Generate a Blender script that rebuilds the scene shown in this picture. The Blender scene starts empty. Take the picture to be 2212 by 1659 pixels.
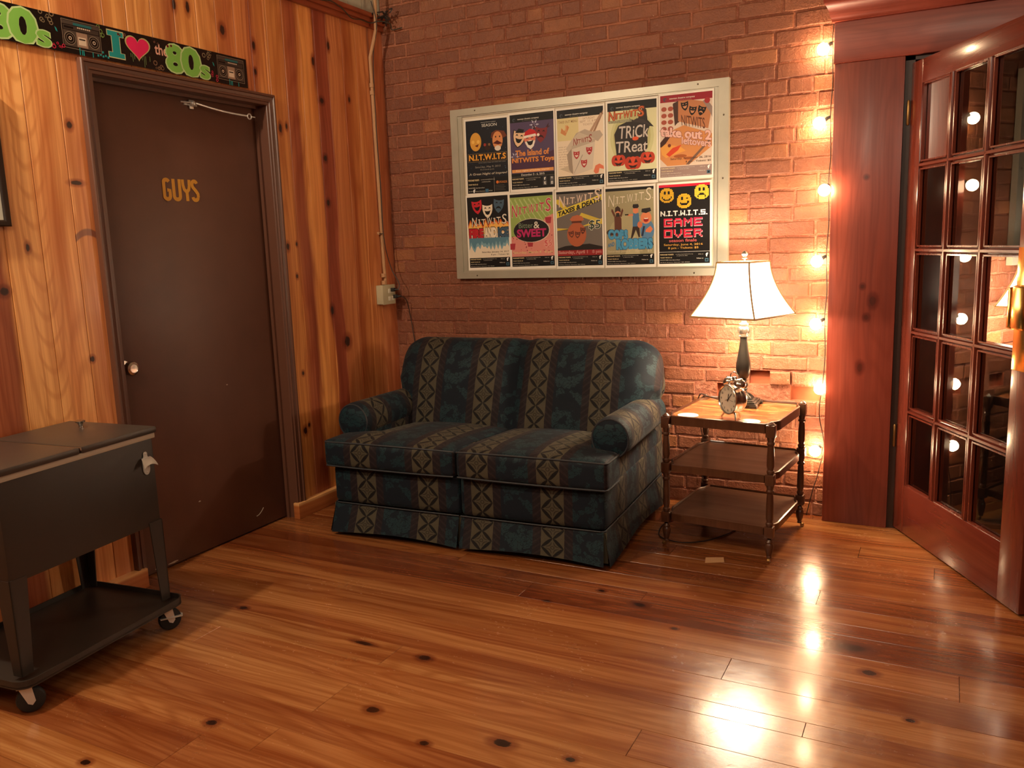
import bpy, bmesh, math, random
import numpy as np
from mathutils import Vector, Matrix
from mathutils.geometry import tessellate_polygon
C = bpy.context.scene.collection
sc = bpy.context.scene
PI = math.pi
sin, cos, R = math.sin, math.cos, math.radians
random.seed(7)

# ------------------------------------------------------------------ camera
cam_d = bpy.data.cameras.new('camera'); cam = bpy.data.objects.new('camera', cam_d); C.objects.link(cam)
cam_d.sensor_width = 36; cam_d.lens = 1804.52 / 2212 * 36
cam_d.clip_start = 0.05
_r = Vector((0.8886432647831718, 0.45735852837688973, -0.03370941228249521))
_d = Vector((0.04643124705668603, -0.16285550860812478, -0.9855568084147913))
_f = Vector((-0.45624257501056004, 0.874243249809179, -0.1659561776819977))
mw = Matrix.Identity(4)
for i in range(3):
    mw[i][0] = _r[i]; mw[i][1] = -_d[i]; mw[i][2] = -_f[i]
mw.translation = Vector((2.93409, -4.15048, 1.36467))
cam.matrix_world = mw
sc.camera = cam

# ------------------------------------------------------------------ view, world, room light
sc.view_settings.view_transform = 'Standard'
sc.view_settings.look = 'None'
sc.view_settings.gamma = 1
sc.view_settings.use_curve_mapping = False
sc.view_settings.exposure = 0.0
w = bpy.data.worlds.new('world'); sc.world = w; w.use_nodes = True
w.node_tree.nodes['Background'].inputs[0].default_value = (0.5, 0.36, 0.25, 1)
w.node_tree.nodes['Background'].inputs[1].default_value = 0.03

def light(name, typ, loc, energy, col, size=0.1, target=None, size_y=None):
    l = bpy.data.lights.new(name, typ); l.energy = energy; l.color = col
    if typ == 'AREA':
        l.size = size
        if size_y: l.shape = 'RECTANGLE'; l.size_y = size_y
    elif typ in ('POINT', 'SPOT'): l.shadow_soft_size = size
    o = bpy.data.objects.new(name, l); C.objects.link(o); o.location = loc
    if target is not None:
        o.rotation_euler = (Vector(target) - Vector(loc)).to_track_quat('-Z', 'Y').to_euler()
    return o

WARM = (1.0, 0.72, 0.46)
# ceiling lamp by the left wall, then two added area fills behind the camera
light('ceiling_lamp_and_fill', 'POINT', (0.30, -3.35, 2.78), 155, (1.0, 0.82, 0.60), 0.05)
light('ceiling_lamp_and_fill', 'AREA', (2.2, -4.6, 3.15), 36, (1.0, 0.82, 0.60), 1.0, (1.6, -1.2, 0.9))  # added fill without a fixture, for the pine and brick walls
light('ceiling_lamp_and_fill', 'AREA', (4.4, -4.8, 3.05), 36, (1.0, 0.80, 0.60), 0.8, (2.9, -1.0, 0))  # added fill to brighten the right-hand floor and open door

# ------------------------------------------------------------------ mesh helpers
def lin(c):
    if isinstance(c, str): c = tuple(int(c[i:i+2], 16) for i in (0, 2, 4))
    if max(c) > 1: c = tuple(v / 255 for v in c)
    return tuple((v / 12.92 if v <= .04045 else ((v + .055) / 1.055) ** 2.4) for v in c[:3])

class MB:
    def __init__(s):
        s.v = []; s.f = []; s.m = []; s.uv = []; s.col = []
        s.curm = 0; s.curc = (1, 1, 1); s.M = Matrix.Identity(4)
    def add(s, vs, fs, uvs=None):
        b = len(s.v)
        s.v += [tuple(s.M @ Vector(v)) for v in vs]
        for i, f in enumerate(fs):
            s.f.append([b + k for k in f]); s.m.append(s.curm); s.col.append(s.curc)
            s.uv.append([uvs[k] for k in f] if uvs else [(0, 0)] * len(f))
    def box(s, x0, y0, z0, x1, y1, z1, ch=0):
        if ch:
            bm = bmesh.new(); bmesh.ops.create_cube(bm, size=1)
            for v in bm.verts: v.co = Vector(((x0+x1)/2 + v.co.x*(x1-x0), (y0+y1)/2 + v.co.y*(y1-y0), (z0+z1)/2 + v.co.z*(z1-z0)))
            bmesh.ops.bevel(bm, geom=bm.edges[:], offset=ch, segments=2, profile=0.6, affect='EDGES')
            s.bm(bm); return
        v = [(x0,y0,z0),(x1,y0,z0),(x1,y1,z0),(x0,y1,z0),(x0,y0,z1),(x1,y0,z1),(x1,y1,z1),(x0,y1,z1)]
        s.add(v, [(0,3,2,1),(4,5,6,7),(0,1,5,4),(1,2,6,5),(2,3,7,6),(3,0,4,7)])
    def bm(s, bm):
        bm.verts.index_update()
        s.add([v.co[:] for v in bm.verts], [[v.index for v in f.verts] for f in bm.faces]); bm.free()
    def lathe(s, prof, n=24, cap=True):        # prof (r, z), axis z
        vs = []; fs = []
        for r, z in prof:
            for k in range(n):
                a = 2*PI*k/n; vs.append((r*cos(a), r*sin(a), z))
        for i in range(len(prof)-1):
            for k in range(n):
                k2 = (k+1) % n
                fs.append((i*n+k, i*n+k2, (i+1)*n+k2, (i+1)*n+k))
        if cap:
            fs.append(list(range(n))[::-1]); fs.append([(len(prof)-1)*n+k for k in range(n)])
        s.add(vs, fs)
    def tube(s, pts, r, n=8, closed=False):
        P = [Vector(p) for p in pts]; N = len(P); vs = []; fs = []
        rr = r if hasattr(r, '__len__') else [r]*N
        up = None
        for i, p in enumerate(P):
            if closed: t = (P[(i+1) % N] - P[i-1]).normalized()
            else: t = (P[min(i+1, N-1)] - P[max(i-1, 0)]).normalized()
            if up is None:
                up = t.orthogonal().normalized()
            up = (up - t*up.dot(t)).normalized(); sd = t.cross(up)
            for k in range(n):
                a = 2*PI*k/n; vs.append(p + (up*cos(a) + sd*sin(a))*rr[i])
        for i in range(N if closed else N-1):
            j = (i+1) % N
            for k in range(n):
                k2 = (k+1) % n; fs.append((i*n+k, i*n+k2, j*n+k2, j*n+k))
        if not closed:
            fs.append(list(range(n))[::-1]); fs.append([(N-1)*n+k for k in range(n)])
        s.add(vs, fs)
    def prism(s, poly, z0, z1):                # polygon in xy extruded along z
        n = len(poly); vs = [(x, y, z0) for x, y in poly] + [(x, y, z1) for x, y in poly]
        fs = [(k, (k+1) % n, n+(k+1) % n, n+k) for k in range(n)]
        tr = tessellate_polygon([[Vector((x, y, 0)) for x, y in poly]])
        fs += [t for t in tr] + [tuple(n+k for k in t) for t in tr]
        s.add(vs, fs)
    def sphere(s, c, r, n=16, m=10, sz=1.0):
        vs = []; fs = []
        for i in range(m+1):
            a = PI*i/m
            for k in range(n):
                b = 2*PI*k/n; vs.append((c[0]+r*sin(a)*cos(b), c[1]+r*sin(a)*sin(b), c[2]+r*cos(a)*sz))
        for i in range(m):
            for k in range(n):
                k2 = (k+1) % n; fs.append((i*n+k, (i+1)*n+k, (i+1)*n+k2, i*n+k2))
        s.add(vs, fs)
    def grid(s, fn, nu, nv, uvfn=None, closeu=False):
        vs = []; uvs = []
        for j in range(nv+1):
            for i in range(nu+1):
                u, v = i/nu, j/nv
                vs.append(fn(u, v)); uvs.append(uvfn(u, v) if uvfn else (u, v))
        fs = [(j*(nu+1)+i, j*(nu+1)+i+1, (j+1)*(nu+1)+i+1, (j+1)*(nu+1)+i) for j in range(nv) for i in range(nu)]
        s.add(vs, fs, uvs)
    def build(s, name, mats, parent=None, smooth=35, fix=True):
        me = bpy.data.meshes.new(name); me.from_pydata(s.v, [], s.f)
        if not isinstance(mats, (list, tuple)): mats = [mats]
        for m in mats: me.materials.append(m)
        me.polygons.foreach_set('material_index', s.m)
        uvl = me.uv_layers.new(name='UVMap')
        uvl.data.foreach_set('uv', np.array([c for f in s.uv for p in f for c in p], dtype=np.float32))
        ca = me.color_attributes.new('Col', 'FLOAT_COLOR', 'CORNER')
        ca.data.foreach_set('color', np.array([c for f, k in zip(s.f, s.col) for _ in f for c in (*k, 1.0)][:], dtype=np.float32))
        me.validate()
        if fix:
            bm = bmesh.new(); bm.from_mesh(me); bmesh.ops.recalc_face_normals(bm, faces=bm.faces[:]); bm.to_mesh(me); bm.free()
        if smooth:
            me.shade_smooth(); me.set_sharp_from_angle(angle=R(smooth))
        o = bpy.data.objects.new(name, me); C.objects.link(o)
        if parent: o.parent = parent
        return o

def thing(name, label, cat, loc=(0,0,0), rz=0, group=None):
    o = bpy.data.objects.new(name, None); C.objects.link(o); o.empty_display_size = .05
    o.location = loc; o.rotation_euler = (0, 0, rz); return tag(o, label, cat, group)
def tag(o, label, cat, group=None):
    o['label'] = label; o['category'] = cat
    if group: o['group'] = group
    return o
def struct(o): o['kind'] = 'structure'; return o

# ------------------------------------------------------------------ node helpers
class NT:
    def __init__(s, name, rough=0.5, col=(.5,.5,.5), metal=0.0, coat=0.0, spec=0.5):
        s.mat = bpy.data.materials.new(name); s.mat.use_nodes = True; s.t = s.mat.node_tree
        s.b = s.t.nodes['Principled BSDF']
        s.set('Base Color', (*col, 1)); s.set('Roughness', rough); s.set('Metallic', metal); s.set('Coat Weight', coat)
        s.set('Specular IOR Level', spec)
        s._tc = None
    def set(s, k, v):
        if isinstance(v, bpy.types.NodeSocket): s.t.links.new(v, s.b.inputs[k])
        else: s.b.inputs[k].default_value = v
    def tc(s, out='Object'):
        if s._tc is None: s._tc = s.t.nodes.new('ShaderNodeTexCoord')
        return s._tc.outputs[out]
    def n(s, typ, ins=None, out=0, **kw):
        nd = s.t.nodes.new(typ)
        for k, v in kw.items(): setattr(nd, k, v)
        for k, v in (ins or {}).items():
            sk = nd.inputs[k]
            if isinstance(v, bpy.types.NodeSocket): s.t.links.new(v, sk)
            else:
                if isinstance(v, tuple) and len(v) == 3 and sk.type == 'RGBA': v = (*v, 1)
                sk.default_value = v
        return nd.outputs[out]
    def m(s, op, a, b=0.0, c=0.0):
        return s.n('ShaderNodeMath', {0: a, 1: b, 2: c}, operation=op)
    def sep(s, v):
        nd = s.t.nodes.new('ShaderNodeSeparateXYZ'); s.t.links.new(v, nd.inputs[0]); return nd.outputs
    def comb(s, x, y, z): return s.n('ShaderNodeCombineXYZ', {0: x, 1: y, 2: z})
    def mul(s, v, sc): return s.n('ShaderNodeVectorMath', {0: v, 1: sc}, operation='MULTIPLY')
    def addv(s, v, b): return s.n('ShaderNodeVectorMath', {0: v, 1: b}, operation='ADD')
    def noise(s, v, scale=5, detail=3, rough=.5, dist=0, out='Fac'):
        nd = s.t.nodes.new('ShaderNodeTexNoise'); s.t.links.new(v, nd.inputs['Vector'])
        nd.inputs['Scale'].default_value = scale; nd.inputs['Detail'].default_value = detail
        nd.inputs['Roughness'].default_value = rough; nd.inputs['Distortion'].default_value = dist
        return nd.outputs[0] if out == 'Fac' else nd.outputs[1]
    def ramp(s, f, stops, interp='LINEAR'):
        nd = s.t.nodes.new('ShaderNodeValToRGB'); s.t.links.new(f, nd.inputs[0]); cr = nd.color_ramp
        cr.interpolation = interp
        while len(cr.elements) > 1: cr.elements.remove(cr.elements[-1])
        for i, (p, c) in enumerate(stops):
            if not isinstance(c, tuple): c = (c, c, c)
            e = cr.elements[0] if i == 0 else cr.elements.new(p)
            e.position = p; e.color = (*c, 1)
        return nd.outputs[0]
    def mix(s, f, a, b, blend='MIX'):
        nd = s.t.nodes.new('ShaderNodeMix'); nd.data_type = 'RGBA'; nd.blend_type = blend
        for k, v in ((0, f), (6, a), (7, b)):
            if isinstance(v, bpy.types.NodeSocket): s.t.links.new(v, nd.inputs[k])
            else: nd.inputs[k].default_value = v if k == 0 else (*v[:3], 1)
        return nd.outputs[2]
    def mr(s, v, a, b, c=0.0, d=1.0, smooth=False):
        nd = s.t.nodes.new('ShaderNodeMapRange'); s.t.links.new(v, nd.inputs[0])
        if smooth: nd.interpolation_type = 'SMOOTHSTEP'
        for i, x in enumerate((a, b, c, d)): nd.inputs[i+1].default_value = x
        return nd.outputs[0]
    def bump(s, h, strength=.3, dist=.01):
        o = s.n('ShaderNodeBump', {'Strength': strength, 'Distance': dist, 'Height': h}); s.set('Normal', o); return o
    def attr(s, name='Col', out=0):
        return s.n('ShaderNodeAttribute', {}, out, attribute_name=name)

def plain(name, col, rough=.5, metal=0, coat=0, bump=0, bscale=80, spec=.5, var=0.0):
    t = NT(name, rough, lin(col), metal, coat, spec)
    if var:
        n = t.noise(t.tc(), 9, 4); t.set('Base Color', t.mix(t.mr(n, .35, .7), tuple(c*(1-var) for c in lin(col)), tuple(min(1, c*(1+var)) for c in lin(col))))
    if bump: t.bump(t.noise(t.tc(), bscale, 4), bump, .002)
    return t.mat

def emis(name, col, strength):
    t = NT(name, .5, lin(col)); t.set('Emission Color', (*lin(col), 1)); t.set('Emission Strength', strength); return t.mat

# pine: along = axis index of the grain, stripes/knots in object space; Col attribute tints each board
def pine(name, along, across, base_attr=True, ramp=None, rng=None, knots=(), rough=.3, coat=.0, contrast=1.0, gs=1.0, scratch=False, bright=1.0, tint=None, arch=None, stain=None, kdark=.95):
    t = NT(name, rough)
    p = t.tc(); s = t.sep(p); al, ac = s[along], s[across]
    atr = t.sep(t.attr('Col', 1)) if base_attr else None
    off = t.m('MULTIPLY', atr[2], 40.0) if base_attr else 0.0
    al2 = t.m('ADD', al, off)
    # slow warp of the grain across the board
    wob = t.m('MULTIPLY', t.m('SUBTRACT', t.noise(t.comb(t.m('MULTIPLY', al2, 1.1), t.m('MULTIPLY', ac, 3.0), off), 1.3, 3), .5), .045)
    acw = t.m('ADD', ac, wob)
    v1 = t.comb(t.m('MULTIPLY', al2, 1.2*gs), t.m('MULTIPLY', acw, 95.0*gs), off)
    fine = t.noise(v1, 1.0, 4, .65)
    v2 = t.comb(t.m('MULTIPLY', al2, .75*gs), t.m('MULTIPLY', acw, 17.0*gs), off)
    med = t.noise(v2, 1.0, 3, .6)
    # cathedral rings: contour lines of a stretched noise
    v3 = t.comb(t.m('MULTIPLY', al2, .8), t.m('MULTIPLY', acw, 6.5), off)
    rg = t.m('PINGPONG', t.m('MULTIPLY', t.noise(v3, 1.0, 1, .4), 22.0), 1.0)
    rg = t.mr(rg, .35, 1.0, 0, 1, True)
    if ramp:
        lo, hi = rng
        u = t.m('ADD', t.mr(ac, lo, hi), t.m('MULTIPLY', t.m('SUBTRACT', t.noise(t.comb(t.m('MULTIPLY', al, 1.7), t.m('MULTIPLY', ac, 9.), 3.3), 1.0, 3), .5), .03))
        base = t.ramp(u, [((q-lo)/(hi-lo), lin(c)) for q, c in ramp])
    else:
        base = t.ramp(atr[0], [(0.0, lin((140, 66, 34))), (.3, lin((178, 98, 52))), (.6, lin((206, 132, 74))), (1.0, lin((224, 158, 92)))])
    if scratch:      # reddish heartwood streaks inside each floor board
        hw_ = t.mr(t.noise(t.comb(t.m('MULTIPLY', al2, .55), t.m('MULTIPLY', acw, 8.0), off), 1.0, 3, .55), .50, .64, 0, .7, True)
        base = t.mix(hw_, base, t.mix(1.0, base, (.66, .44, .36), 'MULTIPLY'))
    dark = t.mix(1.0, base, (.60, .40, .26), 'MULTIPLY')
    c = t.mix(t.m('MULTIPLY', t.mr(med, .45, .72), .75*contrast), base, dark)
    c = t.mix(t.m('MULTIPLY', t.mr(fine, .45, .75), .8*contrast), c, dark)
    c = t.mix(t.m('MULTIPLY', rg, .42*contrast), c, dark)
    if arch:       # nested cathedral arches on one flat-sawn board
        yc, hw = arch
        dy = t.m('SUBTRACT', t.m('ADD', ac, t.m('MULTIPLY', wob, .5)), yc); q = t.m('SUBTRACT', al, t.m('MULTIPLY', t.m('MULTIPLY', dy, dy), 26.0))
        q = t.m('ADD', q, t.m('MULTIPLY', t.noise(t.comb(t.m('MULTIPLY', al, 2.0), t.m('MULTIPLY', ac, 6.0), 0.0), 1.0, 2), .10))
        pp = t.mr(t.m('PINGPONG', t.m('MULTIPLY', q, 19.0), 1.0), .55, .95, 0, 1, True)
        msk = t.mr(t.m('ABSOLUTE', dy), hw*.8, hw, 1, 0, True)
        c = t.mix(t.m('MULTIPLY', t.m('MULTIPLY', pp, msk), .42), c, dark)
    if stain:
        z0, yc, hw = stain
        dy = t.m('SUBTRACT', ac, yc); q = t.m('ABSOLUTE', t.m('SUBTRACT', al, t.m('SUBTRACT', z0, t.m('MULTIPLY', t.m('MULTIPLY', dy, dy), 9.0))))
        msk = t.m('MULTIPLY', t.mr(q, .010, .016, 1, 0), t.mr(t.m('ABSOLUTE', dy), hw-.003, hw, 1, 0))
        c = t.mix(t.m('MULTIPLY', msk, .75), c, lin((104, 56, 50)))
    kf = None
    for kn in knots:
        ka, kc, ra, rc = kn
        dx = t.m('DIVIDE', t.m('SUBTRACT', al, ka), ra); dy = t.m('DIVIDE', t.m('SUBTRACT', ac, kc), rc)
        d = t.m('ADD', t.m('MULTIPLY', dx, dx), t.m('MULTIPLY', dy, dy))
        kf = d if kf is None else t.m('MINIMUM', kf, d)
    if kf is not None:
        jit = t.m('MULTIPLY', t.m('SUBTRACT', t.noise(p, 60, 2), .5), 1.1)
        kk = t.m('ADD', kf, jit)
        c = t.mix(t.mr(kk, 1.0, 5.5, .75, 0, True), c, t.mix(.8, c, lin((150, 60, 24)), 'MULTIPLY'))
        c = t.mix(t.mr(kk, .5, 1.3, kdark, 0, True), c, lin((38, 15, 9)))
    if base_attr:
        br = t.m('MULTIPLY', t.m('ADD', t.m('MULTIPLY', atr[1], .9), .5), bright)
        c = t.mix(1.0, c, t.comb(br, br, br), 'MULTIPLY')
    if tint: c = t.mix(1.0, c, tint, 'MULTIPLY')
    t.set('Base Color', c)
    h = t.m('ADD', t.m('MULTIPLY', fine, .3), t.m('MULTIPLY', t.noise(p, 3.2, 2), 1.0))
    if scratch:
        big = t.noise(p, 9, 3, .5)
        sp = t.noise(t.comb(t.m('MULTIPLY', s[0], 30.0), t.m('MULTIPLY', s[1], 75.0), 0.0), 1.0, 4, .7)
        sc2 = t.noise(t.comb(t.m('ADD', t.m('MULTIPLY', s[0], 9.0), t.m('MULTIPLY', s[1], 14.0)), t.m('SUBTRACT', t.m('MULTIPLY', s[0], 160.0), t.m('MULTIPLY', s[1], 110.0)), 0.0), 1.0, 2)
        h = t.m('ADD', t.m('MULTIPLY', big, .8), t.m('MULTIPLY', t.mr(sp, .62, .9), .12))
        h = t.m('ADD', h, t.m('MULTIPLY', t.mr(sc2, .66, .85), .12))
        h = t.m('ADD', h, t.m('MULTIPLY', t.noise(t.mul(p, (1.0, 1.6, 1.0)), 110, 4, .7), .10))
        h = t.m('ADD', h, t.m('MULTIPLY', fine, .03))
        t.set('Roughness', t.m('ADD', t.mr(t.noise(p, 4, 5, .65), .3, .75, rough-.03, rough+.10), t.m('MULTIPLY', t.mr(sp, .6, .9), .15)))
        t.bump(h, .42, .004)
    else:
        t.set('Roughness', t.mr(med, .3, .8, rough-.05, rough+.12)); t.bump(h, .25, .003)
    t.set('Coat Weight', coat); t.set('Coat Roughness', .12)
    return t.mat
# ================================================================== THE SETTING
# ---- floor: long pine boards running parallel to the brick wall
FK = [(2.711,-1.345,0.0434,0.0248),(1.959,-1.300,0.0245,0.0150),(1.433,-1.978,0.0224,0.0150),(1.177,-1.975,0.0385,0.0105),(1.899,-2.3,0.0280,0.0165),(1.701,-2.39,0.0154,0.0097),
      (1.067,-2.563,0.0182,0.0135),(.895,-2.85,0.0154,0.0112),(2.776,-1.496,0.0210,0.0150),(2.902,-1.732,0.0126,0.0090),(.559,-1.925,0.0182,0.0120),(1.781,-1.236,0.0140,0.0097),
      (2.136,-1.441,0.0112,0.0075),(2.373,-1.822,0.0126,0.0067),(1.623,-1.406,0.0140,0.0075),(2.101,-2.292,0.0140,0.0097),(1.465,-2.31,0.0210,0.0150)]
mat_floor = pine('polished_pine_floor', 0, 1, knots=FK, rough=.20, coat=.4, contrast=1.2, scratch=True, bright=.53, tint=(1.0, 1.08, 1.2))
fe = [.10,-.06,-.215,-.36,-.50,-.63,-.77,-.905,-1.046,-1.175,-1.265,-1.411,-1.574,-1.72,-1.86,-1.936,-2.08,-2.215,-2.397,-2.50,-2.622,-2.786,-2.93,-3.07,-3.22]
while fe[-1] > -7: fe.append(fe[-1] - .15)
joints = {(-2.215,):[1.3], }
fixed = {7:[(2.558)],13:[],11:[3.026],15:[1.316],16:[2.229,.6],17:[1.304],20:[1.088],9:[1.95],6:[1.78]}
tone = {8:(.55,.55),9:(.30,.44),10:(.22,.44),11:(.62,.62),12:(.55,.52),13:(.72,.60),14:(.66,.58),15:(.70,.56),16:(.58,.60),17:(.66,.62),18:(.48,.55),19:(.62,.60),20:(.42,.55),21:(.85,.68),22:(.7,.6),7:(.35,.40),6:(.5,.55),5:(.35,.5)}
fl = MB()
rnd = random.Random(11)
for i in range(len(fe)-1):
    y1, y0 = fe[i], fe[i+1]
    xs = [-.2] + sorted(fixed.get(i, [rnd.uniform(.8, 3.6)])) + [6.2]
    for a, b in zip(xs[:-1], xs[1:]):
        t0 = tone.get(i, (rnd.uniform(.25, .85), rnd.uniform(.42, .66)))
        fl.curc = (min(1, max(0, t0[0] + rnd.uniform(-.07, .07))), t0[1] + rnd.uniform(-.04, .04), rnd.random())
        g = .0005
        c = .0008
        fl.add([(a+g, y0+g, -.0012), (b-g, y0+g, -.0012), (b-g, y1-g, -.0012), (a+g, y1-g, -.0012),
                (a+g+c, y0+g+c, 0), (b-g-c, y0+g+c, 0), (b-g-c, y1-g-c, 0), (a+g+c, y1-g-c, 0), (a+g, y0+g, -.02), (b-g, y0+g, -.02), (b-g, y1-g, -.02), (a+g, y1-g, -.02)],
               [(4,5,6,7),(0,1,5,4),(1,2,6,5),(2,3,7,6),(3,0,4,7),(8,9,1,0),(9,10,2,1),(10,11,3,2),(11,8,0,3)])
fl.curm = 1; fl.box(-.3, -7.2, -.06, 6.3, .2, -.012)
mat_gap = plain('floor_gap', (30, 14, 8), .8)
struct(fl.build('floor', [mat_floor, mat_gap], smooth=0))

# ---- wall_left: knotty pine boards
LR = [(-3.2,(213,137,72)),(-2.9,(185,107,59)),(-2.7,(218,143,79)),(-2.42,(164,82,47)),(-2.345,(153,76,42)),(-2.325,(224,150,86)),(-2.20,(230,157,91)),(-2.115,(215,132,72)),(-2.07,(226,150,86)),
      (-1.97,(213,128,75)),(-1.90,(181,100,56)),(-1.82,(224,146,79)),(-1.62,(230,155,86)),(-1.50,(183,103,59)),(-1.44,(224,146,79)),(-1.27,(222,141,77)),(-1.19,(185,100,56)),(-1.10,(218,134,75)),(-1.035,(164,80,47)),(-.975,(213,132,70)),
      (-.85,(213,134,70)),(-.80,(175,91,54)),(-.735,(153,71,42)),(-.695,(222,141,72)),(-.60,(213,130,68)),(-.585,(145,64,40)),(-.50,(153,71,45)),(-.485,(194,116,68)),(-.37,(196,116,66)),(-.35,(173,87,42)),(-.26,(203,123,66)),(-.02,(181,100,63))]
LK = [(2.319,-1.025,0.0216,0.0096),(2.201,-1.027,0.0144,0.0080),(1.959,-.886,0.0216,0.0104),(1.972,-.842,0.0144,0.0072),(2.319,-.608,0.0216,0.0096),(2.417,-.477,0.0216,0.0104),(2.13,-.56,0.0144,0.0160),(2.166,-.329,0.0144,0.0080),
      (1.839,-.562,0.0158,0.0128),(1.61,-.564,0.0158,0.0128),(1.042,-.591,0.0230,0.0128),(1.386,-.898,0.0173,0.0104),(1.398,-.833,0.0101,0.0064),(1.236,-.847,0.0115,0.0072),(.739,-.857,0.0115,0.0080),(.439,-.873,0.0187,0.0128),(.462,-.841,0.0108,0.0080),
      (1.855,-2.024,0.0144,0.0112),(1.645,-2.023,0.0086,0.0224),(1.408,-2.245,0.0144,0.0080),(1.258,-2.35,0.0144,0.0160),(.977,-2.042,0.0108,0.0096),(2.35,-1.215,0.0216,0.0144),(2.406,-1.403,0.0245,0.0104),(2.40,-1.475,0.0216,0.0096),(.86,-.48,0.0288,0.0240)]
mat_lw = pine('knotty_pine_boards', 2, 1, ramp=LR, rng=(-3.2, 0.0), knots=LK, rough=.36, coat=.06, contrast=1.15, tint=(1.05, 1.25, 1.42), arch=(-2.205, .058), stain=(1.462, -2.00, .055))
lw = MB()
je = [0.02,-.13,-.245,-.365,-.49,-.588,-.70,-.82,-.93,-1.04,-1.14,-1.25,-1.36,-1.48,-1.60,-1.72,-1.83,-1.955,-2.05,-2.19,-2.323]
while je[-1] > -7: je.append(je[-1] - .13)
rnd = random.Random(5)
def lboard(y0, y1, z0, z1):
    lw.curc = (.5, .55 + rnd.uniform(-.05, .05), rnd.random()); g = .0006; b = .0022
    x = rnd.uniform(-.0005, .0005)
    lw.add([(-.02, y0+g, z0), (x-b, y0+g, z0), (x, y0+g+b, z0), (x, y1-g-b, z0), (x-b, y1-g, z0), (-.02, y1-g, z0),
            (-.02, y0+g, z1), (x-b, y0+g, z1), (x, y0+g+b, z1), (x, y1-g-b, z1), (x-b, y1-g, z1), (-.02, y1-g, z1)],
           [(0,1,7,6),(1,2,8,7),(2,3,9,8),(3,4,10,9),(4,5,11,10),(0,1,2,3,4,5),(6,7,8,9,10,11)])
DY0, DY1, DZ = -1.965, -.935, 2.105      # door casing outer
for a, b in zip(je[1:], je[:-1]):
    if b <= DY0 or a >= DY1: lboard(a, b, 0, 2.62)
    else:
        lboard(max(a, DY0+.01) if a < DY0 else a, min(b, DY1-.01) if b > DY1 else b, DZ-.02, 2.62)
        if a < DY0: lboard(a, DY0+.012, 0, 2.62)
        if b > DY1: lboard(DY1-.012, b, 0, 2.62)
lw.curm = 1
lw.box(-.2, -7.1, 0, -.02, DY0+.03, 3.25); lw.box(-.2, DY1-.03, 0, -.02, .25, 3.25); lw.box(-.2, DY0+.03, DZ-.03, -.02, DY1-.03, 3.25)
lw.curm = 2; lw.curc = (.5, .5, .5)
for k in range(60): lw.box(-.02, -7 + k*.12, 2.6, -.004, -7 + k*.12 + .117, 3.25)
mat_dk = plain('wall_core', (40, 28, 22), .9)
mat_paint = plain('cream_painted_boards', (176, 170, 150), .6, var=.1)
struct(lw.build('wall_left', [mat_lw, mat_dk, mat_paint], smooth=0))

# ledge trim at the head of the pine boards
mat_redtrim = pine('stained_trim', 1, 0, base_attr=False, ramp=[(-1,(150,74,44)),(1,(150,74,44))], rng=(-1, 1), rough=.35, contrast=.9)
tr = MB(); tr.box(-.01, -7, 2.575, .022, -.002, 2.60, .004); tr.box(-.01, -7, 2.6, .034, -.002, 2.622, .005); tr.box(-.01, -7, 2.622, .05, -.002, 2.645, .006)
struct(tr.build('trim_1', mat_redtrim))
# ceiling and the unseen walls
mat_ceil = plain('cream_ceiling', (190, 178, 155), .8)
b = MB(); b.box(-.2, -7.1, 3.25, 6.2, .25, 3.35); struct(b.build('ceiling', mat_ceil, smooth=0))
mat_plaster = plain('far_wall_paint', (150, 100, 66), .7, var=.1)
b = MB(); b.box(-.2, -7.2, 0, 6.2, -7, 3.25); struct(b.build('wall_front', mat_plaster, smooth=0))
b = MB(); b.box(6, -7, 0, 6.2, .2, 3.25); struct(b.build('wall_right', mat_plaster, smooth=0))

# ---- wall_back: painted brickwork, every brick laid as relief
def brick_mat():
    t = NT('painted_brick', .62)
    a = t.sep(t.attr('Col', 1)); p = t.tc()
    base = t.ramp(a[0], [(0, lin((126, 66, 42))), (.35, lin((140, 76, 49))), (.7, lin((154, 87, 57))), (.86, lin((164, 96, 60))), (1.0, lin((180, 106, 60)))])
    n1 = t.noise(p, 2.2, 4, .6); n2 = t.noise(p, 26, 5, .7); 
    st = t.noise(t.mul(p, (1.0, 1.0, .22)), 75, 4, .65)
    c = t.mix(t.mr(n1, .42, .66), base, lin((134, 73, 48)))
    c = t.mix(t.m('MULTIPLY', t.mr(n2, .5, .75), .55), c, lin((168, 102, 70)))
    worn = t.m('MULTIPLY', t.mr(st, .52, .68), t.mr(t.noise(p, 3.1, 2), .45, .62))
    c = t.mix(t.m('MULTIPLY', worn, .5), c, lin((176, 112, 82)))
    c = t.mix(t.mr(t.noise(p, 40, 3, .6), .70, .74), c, lin((206, 160, 132)))
    c = t.mix(1.0, c, (.76, .84, .86), 'MULTIPLY'); t.set('Base Color', c)
    h = t.m('ADD', t.m('MULTIPLY', n2, 1.0), t.m('MULTIPLY', t.noise(p, 130, 4, .6), .35))
    h = t.m('ADD', h, t.m('MULTIPLY', worn, .35))
    t.set('Roughness', t.mr(n2, .3, .7, .42, .7)); t.bump(h, .85, .009)
    return t.mat
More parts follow.
